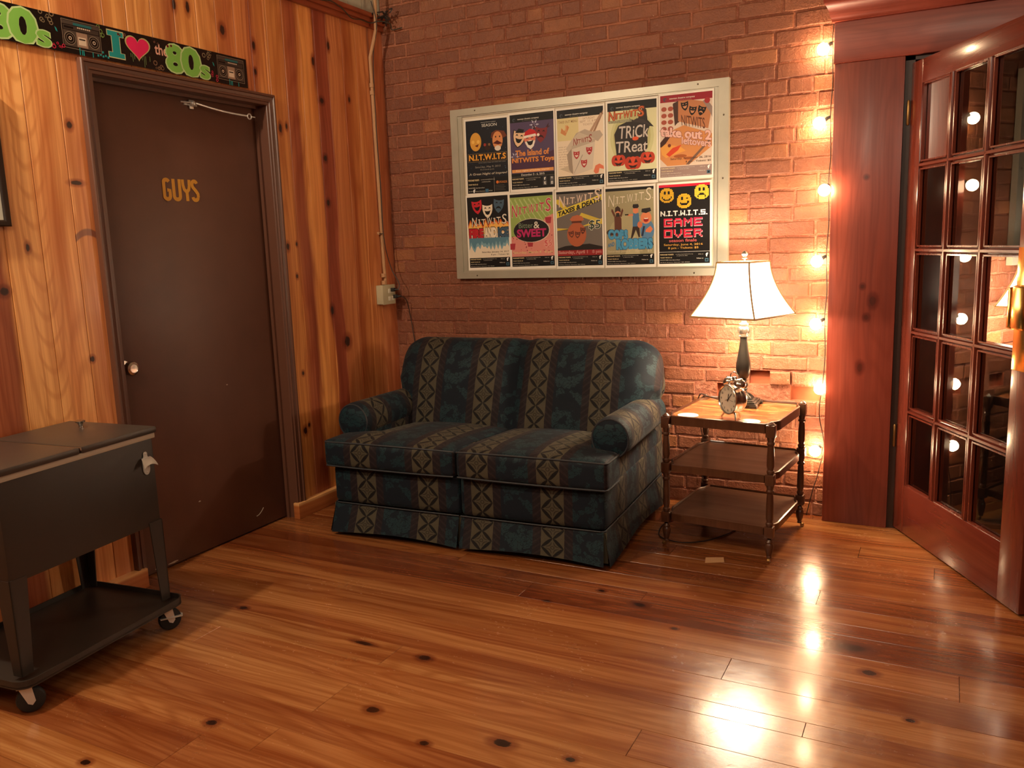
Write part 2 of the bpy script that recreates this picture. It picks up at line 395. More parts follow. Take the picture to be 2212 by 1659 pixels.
def mortar_mat():
    t = NT('painted_mortar', .75); p = t.tc()
    n1 = t.noise(p, 2.6, 3, .5); n2 = t.noise(p, 45, 5, .7)
    c = t.mix(t.mr(n1, .34, .56), lin((176, 112, 80)), lin((140, 78, 53)))
    c = t.mix(t.m('MULTIPLY', t.mr(n2, .5, .7), .5), c, lin((200, 146, 116)))
    c = t.mix(1.0, c, (.88, .86, .9), 'MULTIPLY'); t.set('Base Color', c); t.bump(t.m('ADD', n2, t.m('MULTIPLY', t.noise(p, 14, 2), 1.0)), 1.0, .012)
    return t.mat
mat_brick, mat_mortar = brick_mat(), mortar_mat()
mat_void = plain('recess_clay', (150, 78, 48), .9, var=.3)
wb = MB(); rnd = random.Random(21)
CH = .0713
def brick(x0, x1, z0, z1, y, tone_, rough=.0):
    wb.curc = (tone_, rnd.random(), rnd.random()); wb.curm = 0
    j = lambda s=.0016: rnd.uniform(-s, s)
    c = .0045; d = y
    # outline with a slightly uneven edge
    n = max(2, int((x1-x0)/.035)); top = []; bot = []
    for k in range(n+1):
        x = x0 + (x1-x0)*k/n + (j(.003) if 0 < k < n else 0)
        top.append((x, z1 + j(.0022+rough))); bot.append((x, z0 + j(.0022+rough)))
    ring = bot + top[::-1]
    cx, cz = (x0+x1)/2, (z0+z1)/2
    inner = []
    for x, z in ring:
        inner.append((x + (c if x < cx else -c) * min(1, abs(x-cx)/((x1-x0)/2)) , z + (c if z < cz else -c)))
    N = len(ring)
    vs = [(x, .012, z) for x, z in ring] + [(x, d + .0045, z) for x, z in ring] + [(x, d + j(.0006), z) for x, z in inner]
    fs = [(k, (k+1) % N, N+(k+1) % N, N+k) for k in range(N)] + [(N+k, N+(k+1) % N, 2*N+(k+1) % N, 2*N+k) for k in range(N)]
    m = n+1
    for k in range(n):
        fs.append((2*N+k, 2*N+k+1, 2*N+(2*m-2-k), 2*N+(2*m-1-k)))
    wb.add(vs, fs)
XE = 2.735
voids = [(9, 2.095, 2.185), (8, 1.935, 2.05), (8, 2.29, 2.42)]
for r in range(45):
    z0 = r*CH + .0025; z1 = z0 + CH - .0085
    header = (r % 7 == 0)
    L = .104 if header else .211
    x = -.02 - (.05 if header else (.105 if r % 2 else 0.0)) - rnd.uniform(0, .04)
    while x < 6.1:
        l = L + rnd.uniform(-.010, .010)
        if not header and rnd.random() < .06: l = .104
        x1 = x + l
        skip = (x > XE-.06 and x < 4.5 and z1 < 2.3)
        v = any(r == a and x1 > b and x < c for a, b, c in voids)
        if not skip and x1 > 0:
            t_ = rnd.uniform(.0, .8) if rnd.random() < .88 else rnd.uniform(.85, 1.0)
            if v: pass
            else:
                rough = .0012 if (x > 1.8 and r < 17) else 0
                yy = rnd.uniform(-.0015, .0012)
                if r == 9 and x > 2.12 and x < 2.4: yy = -.013
                brick(max(x, .002)+.0045, min(x1, XE-.06 if (x < XE-.06 and z1 < 2.3) else 99)-.0045, z0+rnd.uniform(-.001, .001), z1+rnd.uniform(-.001, .001), yy, t_, rough)
        x = x1
wb.curm = 1; wb.curc = (.5, .5, .5)
MY = .0042
segs = [(0, XE-.01, 0, 2.3), (0, 6.1, 2.3, 3.22), (4.6, 6.1, 0, 2.3)]
def cutrects(rect, holes):
    out = [rect]
    for hx0, hx1, hz0, hz1 in holes:
        nxt = []
        for x0, x1, z0, z1 in out:
            if hx1 <= x0 or hx0 >= x1 or hz1 <= z0 or hz0 >= z1: nxt.append((x0, x1, z0, z1)); continue
            nxt += [q for q in ((x0, max(x0, hx0), z0, z1), (min(x1, hx1), x1, z0, z1), (max(x0, hx0), min(x1, hx1), z0, max(z0, hz0)), (max(x0, hx0), min(x1, hx1), min(z1, hz1), z1)) if q[1]-q[0] > 1e-4 and q[3]-q[2] > 1e-4]
        out = nxt
    return out
vh = [(b-.004, c+.004, a*CH-.002, (a+1)*CH-.004) for a, b, c in voids]
for rect in segs:
    for q in cutrects(rect, vh):
        wb.add([(q[0], MY, q[2]), (q[1], MY, q[2]), (q[1], MY, q[3]), (q[0], MY, q[3])], [(0,1,2,3)])
wb.curm = 2
for q in vh:
    wb.box(q[0]-.01, .034, q[2]-.01, q[1]+.01, .06, q[3]+.01)
wb.curm = 3
wb.box(-.2, .06, 0, XE, .25, 3.25); wb.box(XE, .06, 2.3, 6.2, .25, 3.25); wb.box(4.6, .06, 0, 6.2, .25, 2.3)
for q in vh:
    wb.curm = 2
    wb.add([(q[0],MY,q[2]),(q[1],MY,q[2]),(q[1],.06,q[2]),(q[0],.06,q[2]),(q[0],MY,q[3]),(q[1],MY,q[3]),(q[1],.06,q[3]),(q[0],.06,q[3])],[(0,1,2,3),(4,5,6,7),(0,3,7,4),(1,2,6,5)])
struct(wb.build('wall_back', [mat_brick, mat_mortar, mat_void, mat_dk], smooth=0, fix=False))

# ---- stained timber surround of the opening (flat boards) and crown
mat_post = pine('dark_red_stained_timber', 2, 0, base_attr=False, ramp=[(2.4,(128,56,42)),(2.5,(136,62,46)),(2.6,(120,52,39)),(2.74,(130,58,43)),(5,(128,56,42))], rng=(2.4, 5.0), kdark=.5,
                knots=[(1.055,2.645,.022,.014),(.98,2.62,.012,.01),(1.12,2.60,.010,.008),(.75,2.60,.02,.012),(1.60,2.60,.008,.008)], rough=.33, coat=.05, contrast=.8)
mat_head = pine('dark_red_stained_header', 0, 2, base_attr=False, ramp=[(2.0,(124,52,38)),(2.5,(132,58,42))], rng=(2.0, 2.5), rough=.33, coat=.05, contrast=.8)
b = MB(); b.box(2.455, -.066, 0, 2.737, .004, 2.092, .003); struct(b.build('trim_2', mat_post))
b = MB(); b.box(4.56, -.066, 0, 4.84, .004, 2.092, .003); struct(b.build('trim_3', mat_post))
b = MB(); b.box(2.45, -.070, 2.093, 4.9, .004, 2.30, .003); struct(b.build('trim_4', mat_head))
b = MB()
prof = [(-.066, 2.265), (-.085, 2.265), (-.088, 2.278), (-.098, 2.284), (-.104, 2.300), (-.122, 2.322), (-.142, 2.334), (-.146, 2.350), (-.160, 2.356), (-.166, 2.385), (.0, 2.385), (.0, 2.265)]
xs0 = [2.45 - (-.066 - y)*.5 if y < -.05 else 2.45 for y, z in prof]
vs = [(x, y, z) for x, (y, z) in zip(xs0, prof)] + [(4.95, y, z) for y, z in prof]; n = len(prof)
b.add(vs, [(k, (k+1) % n, n+(k+1) % n, n+k) for k in range(n)] + [tuple(range(n))])
struct(b.build('trim_5', mat_head, smooth=50))
# jambs and head of the opening, dark room beyond
mat_jamb = plain('dark_jamb', (52, 34, 28), .45)
b = MB(); b.box(2.737, -.045, 0, 2.775, .25, 2.10); b.box(4.52, -.045, 0, 4.56, .25, 2.10); b.box(2.737, -.045, 2.075, 4.56, .25, 2.10); b.box(2.775, .0, 0, 2.79, .06, 2.075)
struct(b.build('trim_6', mat_jamb, smooth=0))
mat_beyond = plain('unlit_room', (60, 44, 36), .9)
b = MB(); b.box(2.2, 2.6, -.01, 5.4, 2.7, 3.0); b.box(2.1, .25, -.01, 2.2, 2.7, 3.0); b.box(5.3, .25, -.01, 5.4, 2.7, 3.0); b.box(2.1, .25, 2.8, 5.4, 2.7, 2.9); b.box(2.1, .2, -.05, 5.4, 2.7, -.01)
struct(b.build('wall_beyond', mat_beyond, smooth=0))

# ---- baseboards
mat_base = pine('pine_baseboard', 1, 2, base_attr=False, ramp=[(0,(176,104,56)),(.065,(176,104,56)),(.075,(214,160,104)),(.1,(214,160,104))], rng=(0, .1), rough=.35, contrast=.6)
b = MB(); b.box(-.005, -7, 0, .032, -1.925, .082, .003); b.box(-.005, -1.0, 0, .032, -.004, .082, .003); struct(b.build('baseboard_left', mat_base))

# ---- door_1: brown painted flush door in its steel frame
mat_brown = plain('brown_door_paint', (88, 54, 40), .42, bump=.12, bscale=220, var=.06)
mat_brown2 = plain('brown_frame_paint', (92, 58, 44), .38, bump=.1, bscale=60)
b = MB()
yi0, yi1, zi = DY0+.052, DY1-.052, DZ-.052
def sweep3(b, prof, y0, y1, zt):
    # prof: (inset from the outer edge, x); mitred round left foot, head, right foot
    n = len(prof); rings = []
    for (cy, cz, sy, sz) in ((y0, 0, 1, 0), (y0, zt, 1, -1), (y1, zt, -1, -1), (y1, 0, -1, 0)):
        rings.append([(x, cy+sy*o, cz+sz*o) for o, x in prof])
    vs = [p for r_ in rings for p in r_]
    b.add(vs, [(k+i*n, (k+1) % n+i*n, (k+1) % n+(i+1)*n, k+(i+1)*n) for i in range(3) for k in range(n)] + [tuple(range(n)), tuple(range(3*n, 4*n))])
sweep3(b, [(0, -.03), (0, .022), (.003, .026), (.011, .026), (.014, .020), (.026, .017), (.029, .021), (.036, .021), (.039, .016), (.050, .015), (.052, .012), (.052, -.03)], DY0, DY1, DZ)
sweep3(b, [(.030, -.14), (.030, -.032), (.0522, -.032), (.0522, -.038), (.065, -.038), (.065, -.0555), (.0522, -.0555), (.0522, -.14)], DY0, DY1, DZ)
sweep3(b, [(.049, -.03), (.049, .010), (.0523, .010), (.0523, -.039), (.049, -.039)], DY0, DY1, DZ)
struct(b.build('trim_7', mat_brown2))
d1 = bpy.data.objects.new('door_1', None); C.objects.link(d1); d1.location = (-.06, yi0+.004, .008); struct(d1)
DW, DH = yi1-yi0-.008, zi-.012
b = MB(); b.box(-.042, 0, 0, 0, DW, DH, .002); b.build('door_slab', mat_brown, d1)
mat_chrome = plain('brushed_chrome', (200, 196, 190), .22, metal=1)
mat_steel = plain('bright_steel', (206, 204, 198), .32, metal=.45)
# knob: rose, neck, ball  (local y = from hinge side)
b = MB(); ky, kz = (-1.868 - (yi0+.004)) , .905
b.M = Matrix.Translation((0, ky, kz)) @ Matrix.Rotation(PI/2, 4, 'Y')
b.lathe([(.033, 0), (.034, .004), (.030, .009), (.014, .012), (.012, .026), (.020, .032), (.029, .044), (.0305, .056), (.027, .066), (.018, .0705), (.017, .0685), (.0, .068)], 28, cap=False)
k = b.build('door_knob', mat_chrome, d1)
# worn chips, sticker, scratch
b = MB(); mw_ = plain('chipped_white_paint', (176, 160, 142), .7)
def chip(y, z, a, c_, n=9, seed=1):
    r_ = random.Random(seed)
    b.add([(.0006, y + a*cos(2*PI*i/n)*r_.uniform(.5, 1.1), z + c_*sin(2*PI*i/n)*r_.uniform(.5, 1.1)) for i in range(n)], [tuple(range(n))])
yo = yi0+.004
chip(-1.32-yo, .745, .006, .003, seed=2); chip(-1.545-yo, .24, .008, .004, seed=3); chip(-1.80-yo, .012, .022, .006, seed=4); chip(-1.72-yo, .010, .03, .005, seed=5)
pts = [(.0008, -1.205-yo+.05*t, .062+.03*t*t) for t in np.linspace(0, 1, 8)]
b.tube(pts, .0014, 4); b.build('paint_chips', mw_, d1)

# text helper -------------------------------------------------------
_tc = {}
def text_mesh(s, off=0.0, res=3):
    key = (s, off, res)
    if key in _tc: return _tc[key]
    cu = bpy.data.curves.new('t', 'FONT'); cu.body = s; cu.size = 1; cu.resolution_u = res; cu.offset = off; cu.fill_mode = 'FRONT'
    o = bpy.data.objects.new('t', cu); C.objects.link(o)
    dg = bpy.context.evaluated_depsgraph_get(); me = bpy.data.meshes.new_from_object(o.evaluated_get(dg))
    vs = [(v.co.x, v.co.y) for v in me.vertices]; fs = [tuple(p.vertices) for p in me.polygons]
    bpy.data.objects.remove(o); bpy.data.curves.remove(cu); bpy.data.meshes.remove(me)
    _tc[key] = (vs, fs); return vs, fs

class Paint:
    """flat printed artwork: x right, y up, metres; every shape a hair above the last"""
    def __init__(s, W, H, eps=.00003):
        s.W, s.H = W, H; s.mb = MB(); s.k = 0; s.eps = eps; s.tf = None; s.bbs = []
    def _put(s, pts, fs, col):
        xs_ = [q[0] for q in pts]; ys_ = [q[1] for q in pts]
        s.mb.curc = lin(col)
        if s.tf: pts = [s.tf(x, y) for x, y in pts]
        pts = [(min(max(x, 0), 1)*s.W, min(max(y, 0), 1)*s.H) for x, y in pts]
        bb = (min(q[0] for q in pts), max(q[0] for q in pts), min(q[1] for q in pts), max(q[1] for q in pts))
        lay = 1 + max([l for a, b_, c_, d, l in s.bbs if a < bb[1] and b_ > bb[0] and c_ < bb[3] and d > bb[2]] or [0])
        s.bbs.append((*bb, lay)); z = lay*s.eps
        s.mb.add([(x, y, z) for x, y in pts], fs)
    def poly(s, pts, col):
        fs = tessellate_polygon([[Vector((x, y, 0)) for x, y in pts]]); s._put(pts, [tuple(f) for f in fs], col)
    def rect(s, x0, y0, x1, y1, col): s._put([(x0,y0),(x1,y0),(x1,y1),(x0,y1)], [(0,1,2,3)], col)
    def ell(s, cx, cy, rx, ry, col, a=0, n=24):
        a = R(a); asp = s.W/s.H
        pts = []
        for i in range(n):
            t = 2*PI*i/n; x, y = rx*cos(t), ry*sin(t)      # rx, ry in units of W
            pts.append((cx + x*cos(a) - y*sin(a), cy + (x*sin(a) + y*cos(a))*asp))
        s._put(pts, [tuple(range(n))], col)
    def text(s, st, x0, y0, x1, y1, col, off=0.0, slant=0, rise=0, out=None, ow=.03):
        for c_, o_ in (((out, off+ow),) if out else ()) + ((col, off),):
            vs, fs = text_mesh(st, 0)
            xs = [v[0] for v in vs]; ys = [v[1] for v in vs]
            a, b_, c0, d = min(xs), max(xs), min(ys), max(ys)
            vs2, fs2 = text_mesh(st, o_)
            pts = []
            for x, y in vs2:
                u = (x-a)/(b_-a); v = (y-c0)/(d-c0)
                pts.append((x0 + (x1-x0)*u + slant*(v-.5)*(y1-y0), y0 + (y1-y0)*v + rise*u))
            s._put(pts, fs2, c_)
    def build(s, name, mat, parent=None, M=None, thick=.0006, back=None):
        mb = s.mb
        if M: 
            mb.v = [tuple(M @ Vector(v)) for v in mb.v]
        return mb.build(name, mat, parent, smooth=0, fix=False)

mat_gold = plain('gold_vinyl_letters', (196, 142, 52), .4)
G = Paint(.199, .098, eps=.0002)
def stroke(P, pts, wd, col):       # constant-width brush in units of the paint height
    asp = P.W/P.H; q = [Vector((x*asp, y)) for x, y in pts]
    L, Rr = [], []
    for i, p in enumerate(q):
        d = (q[min(i+1, len(q)-1)] - q[max(i-1, 0)]).normalized(); n_ = Vector((-d.y, d.x))*wd/2
        L.append(p+n_); Rr.append(p-n_)
    for i in range(len(q)-1):
        c4 = [L[i], L[i+1], Rr[i+1], Rr[i]]; P._put([(v.x/asp, v.y) for v in c4], [(0,1,2,3)], col)
def arcp(cx, cy, rx, ry, a0, a1, n=10): return [(cx+rx*cos(R(a0+(a1-a0)*k/n)), cy+ry*sin(R(a0+(a1-a0)*k/n))) for k in range(n+1)]
GC = (196, 142, 52); sw = .17
stroke(G, arcp(.115, .80, .075, .115, 20, 180) + [(.035, .30)] + arcp(.115, .22, .080, .135, 180, 360) + [(.195, .47), (.125, .47)], sw, GC)
stroke(G, [(.305, .97), (.305, .30)] + arcp(.385, .22, .080, .135, 180, 360) + [(.465, .97)], sw, GC)
stroke(G, [(.560, .97), (.565, .72), (.590, .54), (.655, .42)], sw*.95, GC)
stroke(G, [(.745, .97), (.738, .72), (.715, .54), (.655, .42)], sw*.95, GC)
stroke(G, [(.655, .50), (.660, .03)], sw, GC)
stroke(G, arcp(.880, .80, .070, .115, 10, 180) + [(.82, .66), (.90, .50), (.955, .36)] + arcp(.885, .21, .075, .13, 20, -180), sw, GC)
mat_print = None
def print_mat(name, rough, coat=0, bump=0):
    t = NT(name, rough, spec=.22); a = t.attr('Col', 0); t.set('Base Color', a); t.set('Coat Weight', coat)
    if bump: t.bump(t.noise(t.tc(), 11, 2), bump, .01)
    return t.mat
mat_vinyl = print_mat('gold_vinyl', .4)
# place: local +u = world +y (door seen from the room: right is +y), normal +x
MG = Matrix(((0, 0, 1, .0003), (1, 0, 0, -1.579 - yo), (0, 1, 0, 1.586), (0, 0, 0, 1)))
G.build('lettering', mat_vinyl, d1, MG)['label'] = 'gold letters reading GUYS'
# overhead holder: eye on the door, bent rod, eye on the jamb
b = MB(); y_a, y_b, z_a = -1.385-yo, -1.10-yo, 2.005
b.box(.0, y_a-.035, z_a-.004, .006, y_a+.035, z_a+.012); b.box(.004, y_a-.010, z_a-.018, .010, y_a+.012, z_a+.020, .002)
b.sphere((.018, y_a, z_a+.004), .013, 12, 8); b.tube([(.0, y_a-.05, z_a+.008), (.012, y_a-.03, z_a+.006), (.02, y_a-.01, z_a+.008)], .004, 8)
b.build('holder_bracket', mat_steel, d1)
b = MB(); P = []
for t in np.linspace(0, 1, 14): P.append((.026+.02*t, y_a+.01 + (y_b-y_a)*t, z_a+.006 - .024*t - .006*sin(t*PI*1.0)))
b.tube(P, .0042, 8); b.build('holder_rod', mat_steel, d1)
b = MB(); b.M = Matrix.Translation((.05, y_b+.02, z_a-.020)); b.tube([(.0, .012*cos(a), .012*sin(a)) for a in np.linspace(0, 2*PI, 13)[:-1]], .003, 6, closed=True)
b.tube([(0, .012, 0), (0, .035, 0)], .003, 6); b.build('holder_eye', mat_steel, d1)

# ---- door_2: red stained french door with fifteen panes, standing open
mat_fd = pine('red_mahogany_stain', 2, 0, base_attr=False, ramp=[(-1,(100,42,30)),(2,(100,42,30))], rng=(-1, 2), rough=.22, coat=.35, contrast=.55)
mat_fdh = pine('red_mahogany_stain_rail', 0, 2, base_attr=False, ramp=[(-1,(102,43,31)),(3,(102,43,31))], rng=(-1, 3), rough=.22, coat=.35, contrast=.55)
t = NT('window_glass', .02, (1, 1, 1)); t.set('Transmission Weight', 1.0); t.set('IOR', 1.5)
_o = t.t.nodes['Material Output']; _g = t.n('ShaderNodeBsdfGlossy', {'Color': (1., 1., 1.), 'Roughness': .015}); _tr = t.n('ShaderNodeBsdfTransparent', {'Color': (.93, .95, .93)})
_fr = t.n('ShaderNodeFresnel', {'IOR': 1.5}); _fm = t.m('MINIMUM', t.m('MULTIPLY', _fr, 1.05), 1.0)
_mx = t.n('ShaderNodeMixShader', {0: _fm, 1: _tr, 2: _g}); t.t.links.new(_mx, _o.inputs[0]); mat_glass = t.mat
d2 = bpy.data.objects.new('door_2', None); C.objects.link(d2); d2.location = (2.792, -.052, .008); struct(d2)
d2.rotation_euler = (0, 0, math.atan2(-.809, .437))
DT = .044; W2, H2 = .93, 2.055
cols = [(.072, .283), (.317, .538), (.572, .797)]
zb = [.222, .56, .915, 1.27, 1.625, 1.958]
b = MB(); b.box(-.02, -DT/2, 0, cols[0][0], DT/2, H2, .004); b.box(cols[2][1], -DT/2, 0, W2, DT/2, H2, .004); b.build('stile', mat_fd, d2)
b = MB(); b.box(cols[0][0]-.002, -DT/2+.001, 0, cols[2][1]+.002, DT/2-.001, zb[0], .003); b.build('bottom_rail', mat_fdh, d2)
b = MB(); b.box(cols[0][0]-.002, -DT/2+.001, zb[5], cols[2][1]+.002, DT/2-.001, H2, .003); b.build('top_rail', mat_fdh, d2)
mz = .013
def mbar(b, x0, z0, x1, z1, vert):      # muntin with a moulded section
    w = .034 if vert else .028
    prof = [(-w/2, -.006), (-w/2, .006), (-w/2+.006, .008), (-w/2+.009, .017), (-.005, .021), (.005, .021), (w/2-.009, .017), (w/2-.006, .008), (w/2, .006), (w/2, -.006), (w/2-.006, -.008), (w/2-.009, -.017), (.005, -.021), (-.005, -.021), (-w/2+.009, -.017), (-w/2+.006, -.008)]
    n = len(prof)
    if vert: vs = [(x0+p, q, z0) for p, q in prof] + [(x0+p, q, z1) for p, q in prof]
    else: vs = [(x0, q, z0+p) for p, q in prof] + [(x1, q, z0+p) for p, q in prof]
    b.add(vs, [(k, (k+1) % n, n+(k+1) % n, n+k) for k in range(n)])
for i in (0, 1):
    b = MB(); mbar(b, (cols[i][1]+cols[i+1][0])/2, zb[0], 0, zb[5], True); b.build('muntin', mat_fd, d2)
for z in zb[1:5]:
    b = MB(); mbar(b, cols[0][0], z, cols[2][1], z, False); b.build('muntin', mat_fdh, d2)
# glazing beads round the edge
b = MB()
for (x0, x1) in cols:
    for k in range(5):
        z0 = zb[k] + (.014 if k else 0); z1 = zb[k+1] - (.014 if k < 4 else 0)
        for s in (-1, 1):
            for q in ((x0, z0, x0+.006, z1), (x1-.006, z0, x1, z1), (x0, z0, x1, z0+.006), (x0, z1-.006, x1, z1)):
                b.box(q[0], min(s*.004, s*.016), q[1], q[2], max(s*.004, s*.016), q[3])
b.build('glazing_bead', mat_fd, d2)
for k in range(5):
    for (x0, x1) in cols:
        b = MB(); b.box(x0-.003, -.002, zb[k]+.002, x1+.003, .002, zb[k+1]-.002); b.add([], []); 
        b2 = MB(); b2.add([(x0-.004, -.001, zb[k]), (x1+.004, -.001, zb[k]), (x1+.004, -.001, zb[k+1]), (x0-.004, -.001, zb[k+1])], [(0,1,2,3)])
        b2.build('pane', mat_glass, d2, smooth=0)
mat_brass = plain('polished_brass', (206, 160, 84), .16, metal=1)
mat_oldbrass = plain('worn_brass', (170, 132, 80), .38, metal=.9)
LX = cols[2][1]+.004
b = MB(); b.box(LX, -DT/2-.003, .86, LX+.075, -DT/2+.001, 1.285, .001); b.build('push_plate', mat_brass, d2)
b = MB(); b.box(LX-.006, -DT/2-.030, 1.005, LX+.020, -DT/2-.001, 1.150, .008); b.box(LX+.024, -DT/2-.034, 1.005, LX+.10, -DT/2-.001, 1.158, .010); b.build('latch_case', mat_brass, d2)
for z in (1.80, .38):
    b = MB(); b.M = Matrix.Translation((-.022, -.03, z)); b.lathe([(.0, 0), (.004, 0), (.0068, .006), (.0068, .098), (.004, .104), (0, .104)], 12, cap=False); b.box(-.012, -.002, .006, .0, .002, .098)
    b.build('hinge', mat_oldbrass, d2)
# ================================================================== LOVESEAT
def fabric_mat():
    """woven stripe: UV.x across the stripes (m), UV.y along them (m)"""
    t = NT('striped_upholstery', .62)
    uv = t.sep(t.tc('UV')); P_ = .335
    wv = t.noise(t.comb(uv[0], uv[1], 0.0), 9, 2)
    u = t.m('ADD', uv[0], t.m('MULTIPLY', t.m('SUBTRACT', wv, .5), .006))
    uu = t.m('SUBTRACT', t.m('FRACT', t.m('ADD', t.m('DIVIDE', u, P_), .5)), .5)
    x = t.m('MULTIPLY', uu, P_)                      # distance from the diamond band centre
    ax = t.m('ABSOLUTE', x)
    # diamond band: cells .098 wide, .092 high
    px = t.m('DIVIDE', x, .104); vy = t.m('DIVIDE', uv[1], .094)
    py = t.m('SUBTRACT', t.m('FRACT', vy), .5)
    apx, apy = t.m('ABSOLUTE', px), t.m('ABSOLUTE', py)
    jag = t.m('MULTIPLY', t.m('PINGPONG', t.m('MULTIPLY', t.m('SUBTRACT', apx, apy), 1.0), .045), .8)
    dd = t.m('ABSOLUTE', t.m('SUBTRACT', t.m('ADD', apx, apy), .5))
    wd = t.m('MULTIPLY', t.m('POWER', t.m('MAXIMUM', t.m('SINE', t.m('MULTIPLY', t.m('MINIMUM', t.m('MULTIPLY', apx, 2.0), 1.0), PI)), 0.0), .55), .135)
    dark = t.m('GREATER_THAN', t.m('SUBTRACT', wd, t.m('ADD', dd, jag)), .0)
    # flower: petals and centre ring
    r2 = t.m('SQRT', t.m('ADD', t.m('MULTIPLY', px, px), t.m('MULTIPLY', py, py)))
    ring = t.m('LESS_THAN', t.m('ABSOLUTE', t.m('SUBTRACT', r2, .075)), .022)
    pet = t.m('LESS_THAN', t.m('ABSOLUTE', t.m('SUBTRACT', t.m('MULTIPLY', apx, apy), .014)), .005)
    pet = t.m('MULTIPLY', pet, t.m('LESS_THAN', r2, .30))
    beige = t.mix(t.noise(t.comb(uv[0], uv[1], 0.0), 260, 2), lin((86, 76, 60)), lin((104, 92, 72)))
    band = t.mix(t.m('MULTIPLY', t.m('MAXIMUM', ring, pet), .8), beige, lin((54, 44, 36)))
    band = t.mix(dark, band, lin((24, 18, 18)))
    # twisted border bands
    tw = t.m('SINE', t.m('ADD', t.m('MULTIPLY', uv[1], 190.0), t.m('MULTIPLY', ax, 160.0)))
    side = t.mix(t.mr(tw, .2, .8), lin((38, 27, 32)), lin((52, 38, 40)))
    # leaf ground
    q = t.comb(uv[0], uv[1], 0.0)
    dq = t.addv(q, t.n('ShaderNodeVectorMath', {0: t.noise(q, 17, 3, .6, out='Color'), 3: .10}, operation='SCALE'))
    vo = t.n('ShaderNodeTexVoronoi', {'Vector': dq, 'Scale': 15.0, 'Randomness': .9})
    edge = t.n('ShaderNodeTexVoronoi', {'Vector': dq, 'Scale': 42.0, 'Randomness': 1.0}, feature='DISTANCE_TO_EDGE')
    leaf = t.m('MULTIPLY', t.m('LESS_THAN', vo, .50), t.mr(edge, .02, .08))
    leaf = t.m('MULTIPLY', leaf, t.m('GREATER_THAN', t.noise(q, 7, 1), .38))
    ground = t.mix(leaf, lin((20, 30, 44)), lin((32, 62, 70)))
    ground = t.mix(t.m('MULTIPLY', t.noise(q, 300, 2), .35), ground, lin((12, 24, 32)))
    c = t.mix(t.m('LESS_THAN', ax, .092), ground, side)
    c = t.mix(t.m('LESS_THAN', ax, .0535), c, band)
    c = t.mix(1.0, c, (.50, .53, .53), 'MULTIPLY'); t.set('Base Color', c)
    t.set('Sheen Weight', .04); t.set('Sheen Roughness', .4); t.set('Specular IOR Level', .25)
    t.set('Roughness', t.m('SUBTRACT', .78, t.m('MULTIPLY', leaf, .12)))
    h = t.m('ADD', t.m('MULTIPLY', t.noise(q, 420, 2), .3), t.m('MULTIPLY', t.noise(q, 12, 2), 1.0))
    t.bump(h, .35, .004)
    return t.mat
mat_fab = fabric_mat()
mat_welt = plain('dark_welt', (34, 36, 42), .6)
mat_under = plain('black_underside', (14, 12, 12), .9)

sofa = thing('loveseat', 'navy and teal striped loveseat with beige diamond bands, skirted, against the brick wall', 'sofa', (1.03, -1.06, 0), R(3.0))
P_ = .335
def rbox(b, x0, y0, z0, x1, y1, z1, r, bul=(0,0,0,0,0,0), n=14, warp=None, u0=0.0):
    """rounded box; bul = bulge of -x,+x,-y,+y,-z,+z; UV from the face it lies on"""
    cx, cy, cz = (x0+x1)/2, (y0+y1)/2, (z0+z1)/2; hx, hy, hz = (x1-x0)/2, (y1-y0)/2, (z1-z0)/2
    def face(ax, sg):
        o = [a for a in range(3) if a != ax]
        def fn(u, v):
            # denser sampling near the edges
            e = lambda t: .5 - .5*cos(PI*t)
            p = [0, 0, 0]; p[ax] = sg; p[o[0]] = 2*e(u)-1; p[o[1]] = 2*e(v)-1
            h = (hx, hy, hz)
            q = [p[i]*h[i] for i in range(3)]
            c_ = [max(-h[i]+r, min(h[i]-r, q[i])) for i in range(3)]
            d = Vector([q[i]-c_[i] for i in range(3)])
            if d.length > 1e-9: d = d.normalized()*r
            q = [c_[i]+d[i] for i in range(3)]
            uu = [q[i]/h[i] for i in range(3)]
            k = (1-abs(uu[o[0]])**2.4)*(1-abs(uu[o[1]])**2.4)
            q[ax] += sg*bul[ax*2 + (1 if sg > 0 else 0)]*k
            X, Y, Z = cx+q[0], cy+q[1], cz+q[2]
            if warp: X, Y, Z = warp(X, Y, Z)
            return (X, Y, Z)
        def uvf(u, v):
            X, Y, Z = fn(u, v)
            if ax == 0: return (Y+.10, Z)
            if ax == 1: return (X-u0, Z)
            return (X-u0, (z1 + (Y-y0)) if sg > 0 else Z)
        return fn, uvf
    for ax in range(3):
        for sg in (-1, 1):
            fn, uvf = face(ax, sg); b.grid(fn, n, n, uvf)
def welt(name, pts, parent, r=.0042, closed=False):
    b = MB(); b.tube(pts, r, 6, closed); return b.build(name, mat_welt, parent)

UL, UR = -.495, .115
# base / front rail
b = MB(); 
rbox(b, -.688, .010, .155, .0, .99, .345, .028, (0, 0, .004, 0, 0, 0), u0=UL, n=12)
rbox(b, .0, .010, .155, .688, .99, .345, .028, (0, 0, .004, 0, 0, 0), u0=UR, n=12)
base = b.build('base', mat_fab, sofa, 60)
b = MB(); b.box(-.65, .05, .02, .65, .96, .16); b.build('underside', mat_under, sofa, 0)
